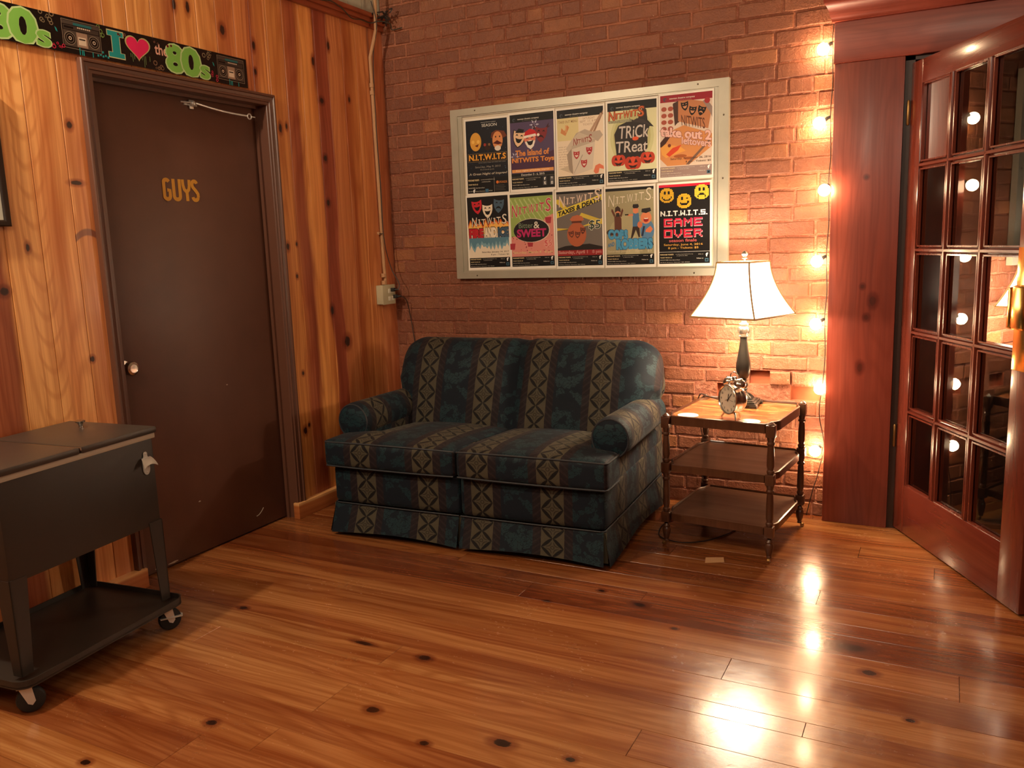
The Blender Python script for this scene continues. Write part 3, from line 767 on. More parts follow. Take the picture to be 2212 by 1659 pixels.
# seat cushions (T shaped, wrapping in front of the arms)
def seatwarp(sgn):
    def w(X, Y, Z):
        e = min(1, max(0, (Y-.16)/.07)); e = e*e*(3-2*e)
        a = X*sgn/.708
        if a > 0: X = sgn*(a*(.708*(1-e) + .575*e))
        Z -= .035*max(0, Y-.1)/.5 * (1 if Z > .40 else 0)
        return X, Y, Z
    return w
for sgn, u0 in ((-1, UL), (1, UR)):
    b = MB()
    x0, x1 = (-.708, -.004) if sgn < 0 else (.004, .708)
    rbox(b, x0, -.028, .340, x1, .70, .470, .026, (0, 0, .008, 0, 0, .026), n=26, warp=seatwarp(sgn), u0=u0)
    s_ = b.build('seat_cushion', mat_fab, sofa, 60)
    for z in (.347, .461):
        P = []
        a0, a1 = (x0+.012, x1-.006) if sgn < 0 else (x0+.006, x1-.012)
        for q in np.linspace(0, 1, 24):
            X = a0+(a1-a0)*q; k = 1-abs(2*q-1)**2.4
            P.append((X, -.021-.008*k*.6, z + (.004*k if z > .4 else -.002*k)))
        out_ = a1+.010 if sgn > 0 else a0-.010
        side = [(out_, -.005, z), (out_+.0, .06, z), (out_*1.0, .15, z)]
        P = (P + side) if sgn > 0 else (side[::-1] + P)
        welt('welt', P, s_)
# backs: profile sweeping up, over and down behind
def back(sgn, u0):
    b = MB(); W_ = .735
    prof = [(.56, .41), (.585, .49), (.625, .59), (.665, .69), (.70, .775), (.735, .83), (.785, .862), (.84, .872), (.90, .858), (.945, .82), (.962, .76), (.968, .66), (.975, .52), (.98, .35), (.985, .17)]
    import bisect
    al = [0]
    for (a, c_), (d, e) in zip(prof[:-1], prof[1:]): al.append(al[-1] + math.hypot(d-a, e-c_))
    L = al[-1]
    def pf(v):
        s_ = v*L; i = min(len(prof)-2, max(0, bisect.bisect_right(al, s_)-1)); f = (s_-al[i])/(al[i+1]-al[i])
        return prof[i][0]*(1-f)+prof[i+1][0]*f, prof[i][1]*(1-f)+prof[i+1][1]*f
    def fn(u, v):
        y, z = pf(v)
        x = W_*u
        hz = max(0, (z-.42)/.45)
        # outer edge: lean outward with height, round shoulder
        wtop = .640 + .090*min(1, max(0, (z-.48)/.20))
        a = u**.85
        X = wtop*a
        e = max(0, (a-.80)/.20)
        cc = 1-math.sqrt(max(0, 1-min(1, e)**2))
        kz = min(1, max(0, (z-.62)/.2))
        Z = z - cc*.13*kz - .016*math.exp(-(a/.05)**2)*min(1, hz*1.3)
        Y = y
        cy = .80
        pinch = cc*.72*min(1, max(0, (z-.47)/.25))
        Y = y + (cy-y)*pinch
        # pillow bulge and the valley between the two
        bf = (1-abs(2*a-1)**2.2)
        if v < .52: Y -= .030*bf*min(1, v*5)
        Y += .030*math.exp(-(a/.045)**2)*(1 if v < .45 else .2)
        return (sgn*X, Y, Z)
    def uvf(u, v):
        X, Y, Z = fn(u, v); return (X - u0, v*L+.03)
    b.grid(fn, 44, 60, uvf)
    ends = [Vector(fn(1, k/60)) for k in range(61)]; mid = Vector((0, 0, 0))
    for q in ends: mid += q
    mid = mid/61 + Vector((sgn*.012, 0, 0)); nE = len(ends)
    pts = [tuple(q) for q in ends] + [tuple((q*2+mid)/3 + Vector((sgn*.008, 0, 0))) for q in ends] + [tuple(mid)]
    fs = [(k, k+1, nE+k+1, nE+k) for k in range(nE-1)] + [(nE+k, nE+k+1, 2*nE) for k in range(nE-1)] + [(nE-1, 0, nE, 2*nE-1), (2*nE-1, nE, 2*nE)]
    b.add(pts, fs, [(p[1]+.12, p[2]) for p in pts])
    bb = b.build('back_cushion', mat_fab, sofa, 80)
    return bb
back(-1, UL); bk = back(1, UR+.02)
# arms: rolled top + flat side panel
for sgn in (-1, 1):
    b = MB(); r0 = .087
    def fn(u, v, sgn=sgn):
        a = 2*PI*u; y = .165+.66*v
        rr = r0*(1-.10*v); ex = max(0, 1-v/.05); rr *= (1-.10*ex*ex)
        zc = .522 - .004*v; xc = .662
        return (sgn*(xc + rr*1.02*cos(a)), y, zc + rr*sin(a)*1.08)
    b.grid(fn, 36, 22, lambda u, v: (.165+.66*v+.04, u*.55+.02))
    # front disc, puckered
    def fn2(u, v, sgn=sgn):
        a = 2*PI*u; rr = r0*.90*(1-v); pk = .004*sin(a*14)*(1-v)*v
        return (sgn*(.662 + rr*1.02*cos(a)), .165 - .014*math.sin(min(1, v*1.6)*PI/2) + pk, .522 + rr*sin(a)*1.08 )
    b.grid(fn2, 36, 8, lambda u, v: (.17+.04*(1-v)*cos(2*PI*u), .30+.06*(1-v)*sin(2*PI*u)))
    # side panel under the roll
    def fn3(u, v, sgn=sgn):
        y = .150 + .83*u; z = .155 + .34*v
        return (sgn*(.678 + .004*sin(v*PI)), y, z)
    b.grid(fn3, 20, 12, lambda u, v: (.15+.83*u+.04, .155+.34*v))
    def fn4(u, v, sgn=sgn):
        x = .578+.100*u; z = .33+.18*v
        return (sgn*x, .160 + .004*cos(u*PI), z)
    b.grid(fn4, 6, 6, lambda u, v: (u*.1+.12, .3+.17*v))
    def fn5(u, v, sgn=sgn):
        y = .175 + .55*u; z = .36+.15*v
        return (sgn*.590, y, z)
    b.grid(fn5, 6, 3, lambda u, v: (u*.6, v*.2))
    arm = b.build('arm', mat_fab, sofa, 70)
    welt('welt', [(sgn*(.662 + r0*.915*1.02*cos(a)), .166, .522 + r0*.915*1.08*sin(a)) for a in np.linspace(0, 2*PI, 33)[:-1]], arm, .0042, True)
# skirt: flared panels with a kick pleat at the centre and corners
def skirt_panel(x0, x1, u0, yb=.0):
    b = MB()
    def fn(u, v):
        x = x0 + (x1-x0)*u; t_ = 1-v
        z = .158*v + (1-v)*(.018 + .018*(1-abs(2*u-1)**2)**1.2)
        y = .010 - .040*t_*1.0 - .004*sin(u*PI*2.0)*t_
        return (x*(1+.015*t_), y, z)
    b.grid(fn, 30, 8, lambda u, v: (x0+(x1-x0)*u-u0, .158*v)); return b
b = skirt_panel(-.678, -.006, UL); sk = b.build('skirt', mat_fab, sofa, 60)
b = skirt_panel(.006, .678, UR); sk2 = b.build('skirt', mat_fab, sofa, 60)
for sgn in (-1, 1):
    b = MB()
    def fn(u, v, sgn=sgn):
        y = .012 + .96*u; t_ = 1-v
        z = .158*v + (1-v)*(.012 + .030*(1-abs(2*u-1)**2)**1.2)
        return (sgn*(.681+.030*t_ + .004*sin(u*9)*t_), y - .02*t_*(1-u), z)
    b.grid(fn, 30, 8, lambda u, v: (.012+.96*u+.10, .158*v)); b.build('skirt', mat_fab, sofa, 60)
b = MB()
for x in (-.678, 0, .678):
    b = MB(); b.add([(x-.018, .012, .02), (x+.018, .012, .02), (x+.012, .014, .155), (x-.012, .014, .155)], [(0,1,2,3)])
    b.build('pleat_underlay', mat_fab, sofa, 0)
for sgn in (-1, 1):
    welt('welt', [(sgn*.004, .006, .158), (sgn*.35, .004, .158), (sgn*.665, .008, .158), (sgn*.683, .02, .158), (sgn*.685, .3, .158), (sgn*.685, .6, .158), (sgn*.683, .96, .158)], sofa, .0036)

# ================================================================== COOLER CART
mat_cool = plain('dark_bronze_powder_coat', (46, 39, 34), .42, bump=.25, bscale=900, var=.05)
mat_lid = plain('dark_lid', (60, 52, 46), .30, bump=.3, bscale=700, var=.06)
mat_liner = plain('white_liner', (170, 158, 140), .5)
mat_rub = plain('black_rubber', (24, 22, 21), .6)
cr = R(5.8)
cool = thing('cooler_cart', 'dark bronze patio cooler on wheeled legs beside the brown door', 'cooler', (.434, -2.155, 0), cr)
# local: x away from wall (front face at 0), y along the wall, right end at y=0, left end at y=-.60
LW = .625; LDp = .395
b = MB()
def tap(x, y, z): return x, y, z
b.box(-LDp, -LW+.02, .405, 0, .0, .725, .012); b.build('body', mat_cool, cool, 40)
b = MB(); b.box(-LDp-.004, -LW+.012, .722, .006, .006, .742, .004); b.build('liner_rim', mat_liner, cool, 40)
for (a, c_) in ((-LW+.008, -LW/2-.003), (-LW/2+.003, .012)):
    b = MB()
    b.box(-LDp-.012, a, .740, .012, c_, .764, .008)
    lid = b.build('lid', mat_lid, cool, 40)
    if c_ > 0:
        b = MB(); b.M = Matrix.Translation((-LDp+.02+.12, -.075, .764)); b.lathe([(.008, 0), (.007, .008), (.010, .016), (.017, .020), (.0175, .024), (.012, .027), (0, .028)], 18, cap=False)
        b.build('lid_knob', mat_chrome, lid)
b = MB(); b.box(-LDp, -LW/2-.003, .752, .012, -LW/2+.003, .761); b.build('hinge_strip', mat_chrome, cool, 0)
# legs: folded tapering sheet
def leg(x, y, sx, sy):
    b = MB(); t_ = .004
    zt, zb_ = .42, .115
    wt, wb_ = .060, .036
    for (dx, dy) in ((sx, 0), (0, sy)):
        pass
    # face in the y direction (front plate)
    def plate(p0, p1, p2, p3, nrm):
        n_ = Vector(nrm)*t_; q = [Vector(p) for p in (p0, p1, p2, p3)]; r_ = [p+n_ for p in q]
        b.add([tuple(p) for p in q+r_], [(0,1,2,3),(4,7,6,5),(0,4,5,1),(1,5,6,2),(2,6,7,3),(3,7,4,0)])
    yb = y
    plate((x, y, zt), (x, y+sy*wt, zt), (x, y+sy*wb_+sy*.004, zb_), (x, y, zb_), (-sx, 0, 0))
    plate((x, y, zt), (x-sx*wt, y, zt), (x-sx*wb_, y, zb_), (x, y, zb_), (0, sy, 0))
    return b.build('leg', mat_cool, cool, 0)
leg(.002, .002, 1, -1); leg(.002, -LW+.018, 1, 1); leg(-LDp-.002, .002, -1, -1); leg(-LDp-.002, -LW+.018, -1, 1)
# front plates of legs sit proud
b = MB(); out = []
rr = .045
for (cx, cy, a0) in ((.045-rr, .035-rr, 0), (-LDp-.03+rr, .035-rr, 90), (-LDp-.03+rr, -LW-.015+rr, 180), (.045-rr, -LW-.015+rr, 270)):
    for k in range(7): a = R(a0+15*k); out.append((cx+rr*cos(a), cy+rr*sin(a)))
b.prism(out, .092, .100)
n = len(out)
vs = [(x, y, .096) for x, y in out] + [(x, y, .118) for x, y in out] + [(x*.985-.002, y*.985-.004, .118) for x, y in out] + [(x*.985-.002, y*.985-.004, .098) for x, y in out]
b.add(vs, [(k+i*n, (k+1) % n+i*n, (k+1) % n+(i+1)*n, k+(i+1)*n) for i in range(3) for k in range(n)])
b.build('tray', mat_cool, cool, 30)
def caster(x, y, ang, brake):
    b = MB(); b.M = Matrix.Translation((x, y, 0)) @ Matrix.Rotation(ang, 4, 'Z') @ Matrix.Diagonal((1.2, 1.2, 1.0, 1.0))
    M0 = b.M.copy()
    b.M = M0 @ Matrix.Diagonal((1, 1, 1.2, 1)) @ Matrix.Translation((.012, 0, .0345)) @ Matrix.Rotation(PI/2, 4, 'X')
    b.lathe([(.0, -.011), (.026, -.011), (.032, -.009), (.034, -.004), (.034, .004), (.032, .009), (.026, .011), (0, .011)], 24, cap=False)
    wl = b.build('caster', mat_rub, cool)
    b = MB(); b.M = M0
    for s in (-1, 1):
        b.add([(-.012, s*.015, .088), (.018, s*.015, .088), (.024, s*.0155, .040), (.016, s*.0155, .028), (.006, s*.0155, .034), (-.012, s*.013, .088), (.018, s*.013, .088), (.024, s*.0135, .040), (.016, s*.0135, .028), (.006, s*.0135, .034)],
              [(0,1,2,3,4), (5,9,8,7,6), (0,5,6,1), (1,6,7,2), (2,7,8,3), (3,8,9,4), (4,9,5,0)])
    b.box(-.016, -.016, .084, .020, .016, .092)
    b.build('fork', mat_steel, wl, 0)
    if brake:
        b = MB(); b.M = M0
        b.add([(-.02, -.018, .052), (.045, -.020, .046), (.052, -.0, .044), (.045, .020, .046), (-.02, .018, .052), (-.02, -.018, .055), (.045, -.020, .050), (.052, -.0, .048), (.045, .020, .050), (-.02, .018, .055)],
              [(0,1,2,3,4), (5,9,8,7,6), (0,5,6,1), (1,6,7,2), (2,7,8,3), (3,8,9,4), (4,9,5,0)])
        b.build('brake_lever', mat_steel, wl, 0)
caster(.0, -.03, R(62), True); caster(.0, -LW+.02, R(48), False); caster(-LDp+.02, -.04, R(200), False); caster(-LDp+.02, -LW+.06, R(160), False)
# bottle opener on the front face
b = MB(); b.M = Matrix.Translation((.0015, -.045, .632))
pl_ = [(.015*cos(a), -.012+.022*sin(a)) for a in np.linspace(PI, 2*PI, 12)] + [(.015, .020), (.008, .034), (.008, .044), (.004, .049), (-.004, .049), (-.008, .044), (-.008, .034), (-.015, .020)]
b.add([(.0, x, z) for x, z in pl_] + [(.003, x, z) for x, z in pl_], [tuple(range(len(pl_)))[::-1], tuple(range(len(pl_), 2*len(pl_)))] + [(k, (k+1) % len(pl_), len(pl_)+(k+1) % len(pl_), len(pl_)+k) for k in range(len(pl_))])
for o_ in (0, .003):      # drooping opener lip
    b.grid(lambda u, v: (.003+.022*v, (.020+.012*v)*(2*u-1), .026+o_ - .020*v*v - .012*(2*u-1)**2*v), 14, 6)
for z in (.042, -.024): b.sphere((.003, 0, z), .0035, 10, 6)
b.build('bottle_opener', mat_steel, cool, 30)

# ================================================================== SIDE TABLE
mat_tab = pine('walnut_table_stain', 2, 0, base_attr=False, ramp=[(-1,(82,50,32)),(1,(82,50,32))], rng=(-1, 1), rough=.32, coat=.2, contrast=.7)
def tabletop_mat():
    t = NT('figured_veneer', .22); p = t.tc()
    n = t.noise(t.mul(p, (1.0, 3.2, 1.0)), 8, 4, .6, .6)
    c = t.ramp(n, [(.32, lin((112, 58, 30))), (.47, lin((166, 98, 54))), (.56, lin((190, 122, 68))), (.66, lin((206, 144, 84)))])
    g = t.noise(t.mul(p, (1.0, 14.0, 1.0)), 30, 3)
    t.set('Base Color', t.mix(t.m('MULTIPLY', g, .35), c, lin((110, 60, 34)))); t.set('Coat Weight', .5); t.set('Coat Roughness', .12)
    t.bump(n, .05, .002); return t.mat
mat_ttop = tabletop_mat()
mat_shelf = pine('walnut_shelf', 0, 1, base_attr=False, ramp=[(-1,(84,58,42)),(1,(84,58,42))], rng=(-1, 1), rough=.36, coat=.15, contrast=.5)
table = thing('side_table', 'three tier wooden side table with turned legs between loveseat and doorway', 'table', (2.117, -.412, 0), R(-5.5))
HX, HY = .230, .252
def outline(inset=0.0, hx=HX, hy=HY, bul=.012):
    pts = []
    n = 22
    def side(y):      # x of the serpentine side
        q = abs(y)/(hy-.03)
        return hx - .010 + (bul+.010)*(.5+.5*cos(PI*min(1, max(0, (q-.72)/.26)))) - inset
    ys = [(-1 + 2*k/n)*(hy-.030) for k in range(n+1)]
    right = [(side(y), y) for y in ys]
    left = [(-side(y), y) for y in ys[::-1]]
    return [(-hx+.025-inset*0, -hy+inset-.004), (hx-.025, -hy+inset-.004)] + right + [(hx-.025, hy-inset+.004), (-hx+.025, hy-inset+.004)] + left
def tier(name, z, rim, mat, th=.022):
    b = MB(); o = outline(0); b.prism(o, z-th, z)
    n = len(o); i_ = outline(.009)
    if rim:
        vs = [(x, y, z-.001) for x, y in o] + [(x, y, z+rim*.8) for x, y in o] + [(x*.4+u*.6, y*.4+v*.6, z+rim) for (x, y), (u, v) in zip(o, i_)] + [(x, y, z+rim*.3) for x, y in i_] + [(x, y, z-.001) for x, y in i_]
        b.add(vs, [(k+j*n, (k+1) % n+j*n, (k+1) % n+(j+1)*n, k+(j+1)*n) for j in range(4) for k in range(n)])
    return b.build(name, mat, table, 40)
TZ = .584
tt = tier('table_top', TZ, .012, mat_tab, .030)
b = MB(); b.prism(outline(.010), TZ, TZ+.0015); b.build('veneer', mat_ttop, tt, 0)
for z in (.365, .138):
    s_ = tier('shelf', z, .010, mat_tab, .022); b = MB(); b.prism(outline(.010), z, z+.0012); b.build('veneer', mat_shelf, s_, 0)
def sqring(b, r, z0, z1, ch=.003): b.box(-r, -r, z0, r, r, z1, ch)
legprof1 = [(.009, .100), (.011, .094), (.016, .088), (.014, .082), (.018, .074), (.0185, .064), (.016, .050), (.012, .036), (.0095, .026), (.011, .023), (.011, .018)]
def postprof(z0, z1):
    h = z1-z0
    return [(.0125, z0), (.016, z0+.008), (.016, z0+.014), (.012, z0+.019), (.013, z0+.026), (.0155, z0+.034), (.0152, z0+h*.5), (.0135, z1-.05), (.0120, z1-.036), (.0165, z1-.031), (.0165, z1-.025), (.0125, z1-.020), (.0145, z1-.010), (.017, z1)]
for sx in (-1, 1):
    for sy in (-1, 1):
        b = MB(); b.M = Matrix.Translation((sx*HX, sy*HY, 0))
        sqring(b, .0185, .540, .592); sqring(b, .0185, .336, .382); sqring(b, .0185, .108, .156)
        b.lathe(postprof(.382, .540), 20, False); b.lathe(postprof(.156, .336), 20, False)
        b.lathe(legprof1, 20, False)
        b.lathe([(.014, .592), (.016, .595), (.012, .598), (.010, .600), (.004, .605), (.0, .606)], 16, False)
        lg = b.build('leg', mat_tab, table, 35)
        b = MB(); ang = {(-1, -1): R(-120), (1, -1): R(-80), (-1, 1): R(120), (1, 1): R(10)}[(sx, sy)]
        b.M = Matrix.Translation((sx*HX, sy*HY, 0)) @ Matrix.Rotation(ang, 4, 'Z')
        b.tube([(0, 0, .026), (.004, 0, .018), (.010, 0, .012)], [.006, .005, .004], 8)
        M0 = b.M.copy(); b.M = M0 @ Matrix.Translation((.012, 0, .0095)) @ Matrix.Rotation(PI/2, 4, 'X')
        b.lathe([(0, -.006), (.008, -.006), (.0095, -.003), (.0095, .003), (.008, .006), (0, .006)], 14, False)
        b.build('caster', mat_oldbrass, lg, 35)

# ================================================================== ON THE TABLE
def tpt(x, y, z=0):      # table local -> world
    a = R(-5.5); return (2.117 + x*cos(a) - y*sin(a), -.412 + x*sin(a) + y*cos(a), z)
TT = TZ + .0016
mat_cst = plain('white_coaster', (236, 228, 214), .5)
for (x, y), lab in (((-.155, -.185), 'round white coaster on the front left corner of the side table'), ((.125, -.205), 'round white coaster on the front right of the side table beside the corner post')):
    b = MB(); b.lathe([(0, 0), (.044, 0), (.046, .002), (.045, .004), (.041, .0036), (0, .0036)], 40, False)
    o = b.build('coaster', mat_cst); o.location = tpt(x, y, TT); tag(o, lab, 'coaster', 'white coasters on the side table')

# table lamp
mat_pew = plain('dark_pewter', (62, 58, 54), .34, metal=.55, bump=.1, bscale=300, var=.25)
mat_silv = plain('antique_silver', (176, 170, 160), .28, metal=.85, bump=.4, bscale=260, var=.3)
lamp = thing('table_lamp', 'lit table lamp with white bell shade and dark turned base on the side table', 'lamp', (2.118, -.268, TT))
b = MB()
sq = lambda r, z0, z1, ch: b.box(-r, -r, z0, r, r, z1, ch)
for sx in (-1, 1):
    for sy in (-1, 1): b.box(min(sx*.045, sx*.078), min(sy*.045, sy*.078), 0, max(sx*.045, sx*.078), max(sy*.045, sy*.078), .012, .002)
b.box(-.074, -.074, .010, .074, .074, .018, .002); b.box(-.066, -.066, .018, .066, .066, .026, .003); b.box(-.056, -.056, .026, .056, .056, .031, .002)
b.lathe([(.052, .030), (.050, .036), (.040, .046), (.026, .056), (.018, .062), (.020, .066), (.016, .070), (.022, .078), (.016, .084), (.020, .088), (.023, .098), (.019, .108), (.014, .112), (.020, .117), (.014, .122)], 32, False)
b.M = Matrix.Identity(4)
for k in range(20):
    a = 2*PI*k/20; b.tube([(.050*cos(a), .050*sin(a), .036), (.040*cos(a), .040*sin(a), .0475), (.027*cos(a), .027*sin(a), .057)], .0022, 5)
b.build('base', mat_pew, lamp)
b = MB(); b.lathe([(.014, .122), (.022, .130), (.030, .150), (.0335, .172), (.032, .200), (.026, .235), (.020, .270), (.0165, .300), (.0155, .318)], 32, False); b.build('stem', mat_pew, lamp)
b = MB(); b.lathe([(.0155, .318), (.022, .320), (.022, .324), (.014, .328), (.020, .336), (.0235, .350), (.022, .362), (.017, .368), (.021, .373), (.021, .380), (.013, .385), (.012, .394), (.0165, .398), (.0165, .404), (.0125, .408), (.0125, .45), (.009, .452)], 28, False)
for k in range(8):
    a = 2*PI*k/8; b.tube([(.021*cos(a), .021*sin(a), .336), (.0255*cos(a), .0255*sin(a), .349), (.022*cos(a), .022*sin(a), .363)], .003, 5)
b.build('collar', mat_silv, lamp)
b = MB(); b.tube([(.012*cos(R(40)), .012*sin(R(40)), .45), (.05*cos(R(40)), .05*sin(R(40)), .50), (.05*cos(R(40)), .05*sin(R(40)), .60), (0, 0, .668)], .0016, 6); b.tube([(-.012*cos(R(40)), -.012*sin(R(40)), .45), (-.05*cos(R(40)), -.05*sin(R(40)), .50), (-.05*cos(R(40)), -.05*sin(R(40)), .60), (0, 0, .668)], .0016, 6)
b.build('harp', mat_oldbrass, lamp)
b = MB(); b.lathe([(.004, .664), (.004, .674), (.013, .677), (.009, .681), (.006, .684), (.012, .690), (.015, .697), (.011, .704), (.005, .709), (0, .711)], 20, False); b.build('finial', mat_silv, lamp)
# shade: square bell
t = NT('lit_lamp_shade', .8, lin((236, 222, 196))); t.set('Emission Color', (1.0, .83, .60, 1)); t.set('Emission Strength', 12.0); mat_shade = t.mat
mat_trim = plain('shade_trim', (176, 140, 92), .7)
SB, ST = .168, .084
def shadept(u, v, th=R(24)):
    # v 0 bottom..1 top ; bell curve
    r = ST + (SB-ST)*(1-v)**1.75
    r += .0
    q = u*4; i = int(q) % 4; f = q-int(q)
    c0 = (cos(PI/2*i), sin(PI/2*i)); c1 = (cos(PI/2*(i+1)), sin(PI/2*(i+1)))
    x = r*(c0[0]*(1-f)+c1[0]*f)*1.414; y = r*(c0[1]*(1-f)+c1[1]*f)*1.414
    X, Y = x*cos(th)-y*sin(th), x*sin(th)+y*cos(th)
    return (X-.008, Y+.008, .418 + .242*v)
b = MB(); b.grid(lambda u, v: shadept(u, v), 48, 18); shade = b.build('lamp_shade', mat_shade, lamp, 25)
b = MB()
for k in range(4): b.tube([(x*1.008, y*1.008, z) for x, y, z in (shadept(k/4, v) for v in np.linspace(0, 1, 14))], .0042, 6)
for v in (0, 1): b.tube([shadept(u, v) for u in np.linspace(0, 1, 17)[:-1]], .0046, 6, True)
b.build('trim_braid', mat_trim, shade)
b = MB(); b.M = Matrix.Translation((0, 0, .664))
for k in range(4):
    p_ = Vector(shadept(k/4, 1.0)) - Vector((0, 0, .664)); b.tube([(0, 0, 0), tuple(p_)], .0014, 5)
b.build('spider', mat_oldbrass, shade)
b = MB(); b.lathe([(0, .455), (.014, .457), (.014, .475), (.020, .492), (.029, .512), (.030, .528), (.024, .546), (.012, .556), (0, .558)], 20, False)
b.build('bulb', emis('lamp_bulb', (255, 226, 180), 6.0), lamp)
lamp_l = light('lamp_light', 'POINT', (2.118, -.268, TT+.60), 24.0, (1.0, .82, .62), .03)
lamp_l2 = light('lamp_light', 'POINT', (2.118, -.268, TT+.40+.035), 32.0, (1.0, .82, .62), .025)
lamp_l.parent = None

# alarm clock
mat_face = plain('clock_dial', (196, 186, 168), .5)
mat_blk = plain('clock_black', (22, 20, 19), .5)
CLK = 1.12
clock = thing('alarm_clock', 'silver twin bell alarm clock in front of the lamp on the side table', 'clock', (2.123, -.600, TT+.0035), math.atan2(-.76, -.65))
# local +x = dial normal
b = MB(); Rr = .056; zc = .074
b.M = Matrix.Translation((-.062, 0, zc)) @ Matrix.Rotation(PI/2, 4, 'Y')
b.lathe([(0, 0), (.030, .0), (.046, .006), (.053, .016), (.0555, .030), (.0555, .036), (.054, .037), (.0555, .038), (.056, .052), (.058, .056), (.058, .064), (.055, .066), (.052, .062)], 44, False)
b.build('case', mat_chrome, clock)
b = MB(); b.M = Matrix.Translation((-.0025, 0, zc)) @ Matrix.Rotation(PI/2, 4, 'Y'); b.lathe([(0, 0), (.053, 0)], 40, False); dial = b.build('dial', mat_face, clock)
# numerals 1..12, facing local +x : right = +y?  seen from +x looking to -x, right is +y
D = Paint(1, 1, 0)
D.mb = MB(); D.k = 0
b = MB(); b.curm = 0
def num(s_, cy, cz, h):
    vs, fs = text_mesh(s_, .02); xs = [v[0] for v in vs]; ys = [v[1] for v in vs]; a, c_, d, e = min(xs), max(xs), min(ys), max(ys); k_ = h/(e-d)
    b.add([(-.0018, cy + (x-(a+c_)/2)*k_, cz + (y-(d+e)/2)*k_) for x, y in vs], fs)
for k in range(1, 13):
    a = PI/2 - 2*PI*k/12; num(str(k), .042*cos(a), zc + .042*sin(a), .0095)
b.build('numerals', mat_blk, dial, 0)
def hand(name, deg, L_, w_, x_, mat):
    a = PI/2 - R(deg); b = MB(); c_, s_ = cos(a), sin(a)
    pts = [(-.010, -w_*.6), (L_*.8, -w_), (L_, 0), (L_*.8, w_), (-.010, w_*.6)]
    b.add([(x_, u*c_ - v*s_, zc + u*s_ + v*c_) for u, v in pts], [tuple(range(5))]); b.build(name, mat, dial, 0)
hand('hour_hand', 8, .024, .0022, -.0012, mat_blk); hand('minute_hand', 42, .038, .0016, -.0008, mat_blk); hand('second_hand', 95, .036, .0006, -.0005, mat_blk); hand('alarm_hand', 250, .022, .0008, -.001, mat_oldbrass)
for s in (-1, 1):
    b = MB(); b.M = Matrix.Translation((-.030, s*.028, zc+.052)) @ Matrix.Rotation(-s*R(26), 4, 'X')
    b.lathe([(.005, -.012), (.005, .006), (.0225, .007), (.0235, .010), (.022, .018), (.016, .026), (.008, .030), (.004, .031), (.004, .035), (0, .036)], 26, False); b.build('bell', mat_chrome, clock)
    b = MB(); b.tube([(-.012, s*.026, zc-.047), (-.008, s*.038, .010), (-.004, s*.044, .0)], [.004, .0035, .003], 8); b.build('foot', mat_chrome, clock)
b = MB(); b.tube([(-.052, 0, zc-.045), (-.060, 0, .0)], [.004, .003], 8); b.build('foot', mat_chrome, clock)
b = MB(); b.tube([(-.03, .026*cos(a), zc+.078+.026*sin(a)) for a in np.linspace(0, PI, 14)], .0022, 8); b.build('handle', mat_chrome, clock)
b = MB(); b.tube([(-.03, 0, zc+.05), (-.03, 0, zc+.078)], .0018, 6); b.box(-.036, -.008, zc+.074, -.024, .008, zc+.086, .002); b.build('hammer', mat_chrome, clock)

clock.scale = (CLK, CLK, CLK)
# card on the floor
b = MB(); pts = [(-.042, -.024), (.040, -.020), (.046, .024), (-.030, .026)]
b.add([(x, y, .0) for x, y in pts] + [(x, y, .0012 + (.004 if y > 0 else 0)) for x, y in pts], [(0,3,2,1), (4,5,6,7), (0,1,5,4), (1,2,6,5), (2,3,7,6), (3,0,4,7)])
o = b.build('paper_card', plain('tan_card', (176, 132, 92), .8), smooth=0); o.location = (2.108, -.762, .0008); o.rotation_euler = (0, 0, R(25)); tag(o, 'small tan paper card lying on the floor in front of the side table', 'card')
# ================================================================== STRING LIGHTS along the timber post
BZ = [2.176, 1.862, 1.565, 1.247, .958, .652, .350]
BX = [2.403, 2.395, 2.437, 2.400, 2.402, 2.428, 2.414]
mat_wire = plain('dark_cord', (40, 26, 20), .5)
mat_bulb = emis('string_bulb_glow', (255, 216, 166), 175.0)
sl = thing('string_lights', 'string of seven glowing globe bulbs hanging down the brick beside the timber post', 'string lights', (2.44, -.03, 0))
b = MB(); P = []
zz = 2.62
ctrl = [(-.005, .010, 2.75), (-.012, .004, 2.5), (.004, -.012, 2.30)]
for i, z in enumerate(BZ):
    ctrl.append((.000 + (.012 if i == 6 else 0), -.014, z + .02)); 
    if i < 5: ctrl.append((.006, -.012, z-.15))
    else: ctrl.append((-.012, -.018, z-.13))
ctrl += [(-.03, -.02, .15), (-.06, -.01, .01)]
def smooth_path(c, n=8):
    out = []; V = [Vector(p) for p in c]
    for i in range(len(V)-1):
        p0, p1, p2, p3 = V[max(i-1, 0)], V[i], V[i+1], V[min(i+2, len(V)-1)]
        for k in range(n):
            t_ = k/n; out.append(.5*((2*p1) + (p2-p0)*t_ + (2*p0-5*p1+4*p2-p3)*t_*t_ + (3*p1-p0-3*p2+p3)*t_**3))
    out.append(V[-1]); return out
b.tube(smooth_path(ctrl), .0022, 6); b.build('cord', mat_wire, sl)
for i, (x, z) in enumerate(zip(BX, BZ)):
    d = x-2.44; L_ = abs(d) if abs(d) > .02 else .03
    if i == 2: off = (-.012, -.044)
    else: off = (d, -.010)
    b = MB(); b.sphere((off[0], off[1]-.012, z-.012), .0265, 18, 12); bl = b.build('bulb', mat_bulb, sl)
    b = MB(); b.tube([(0, -.014, z+.012), (off[0]*.30, off[1]*.3-.013, z+.006), (off[0]*.52, off[1]*.52-.012, z-.002)], [.007, .0078, .0078], 10); b.build('socket', mat_blk, bl)

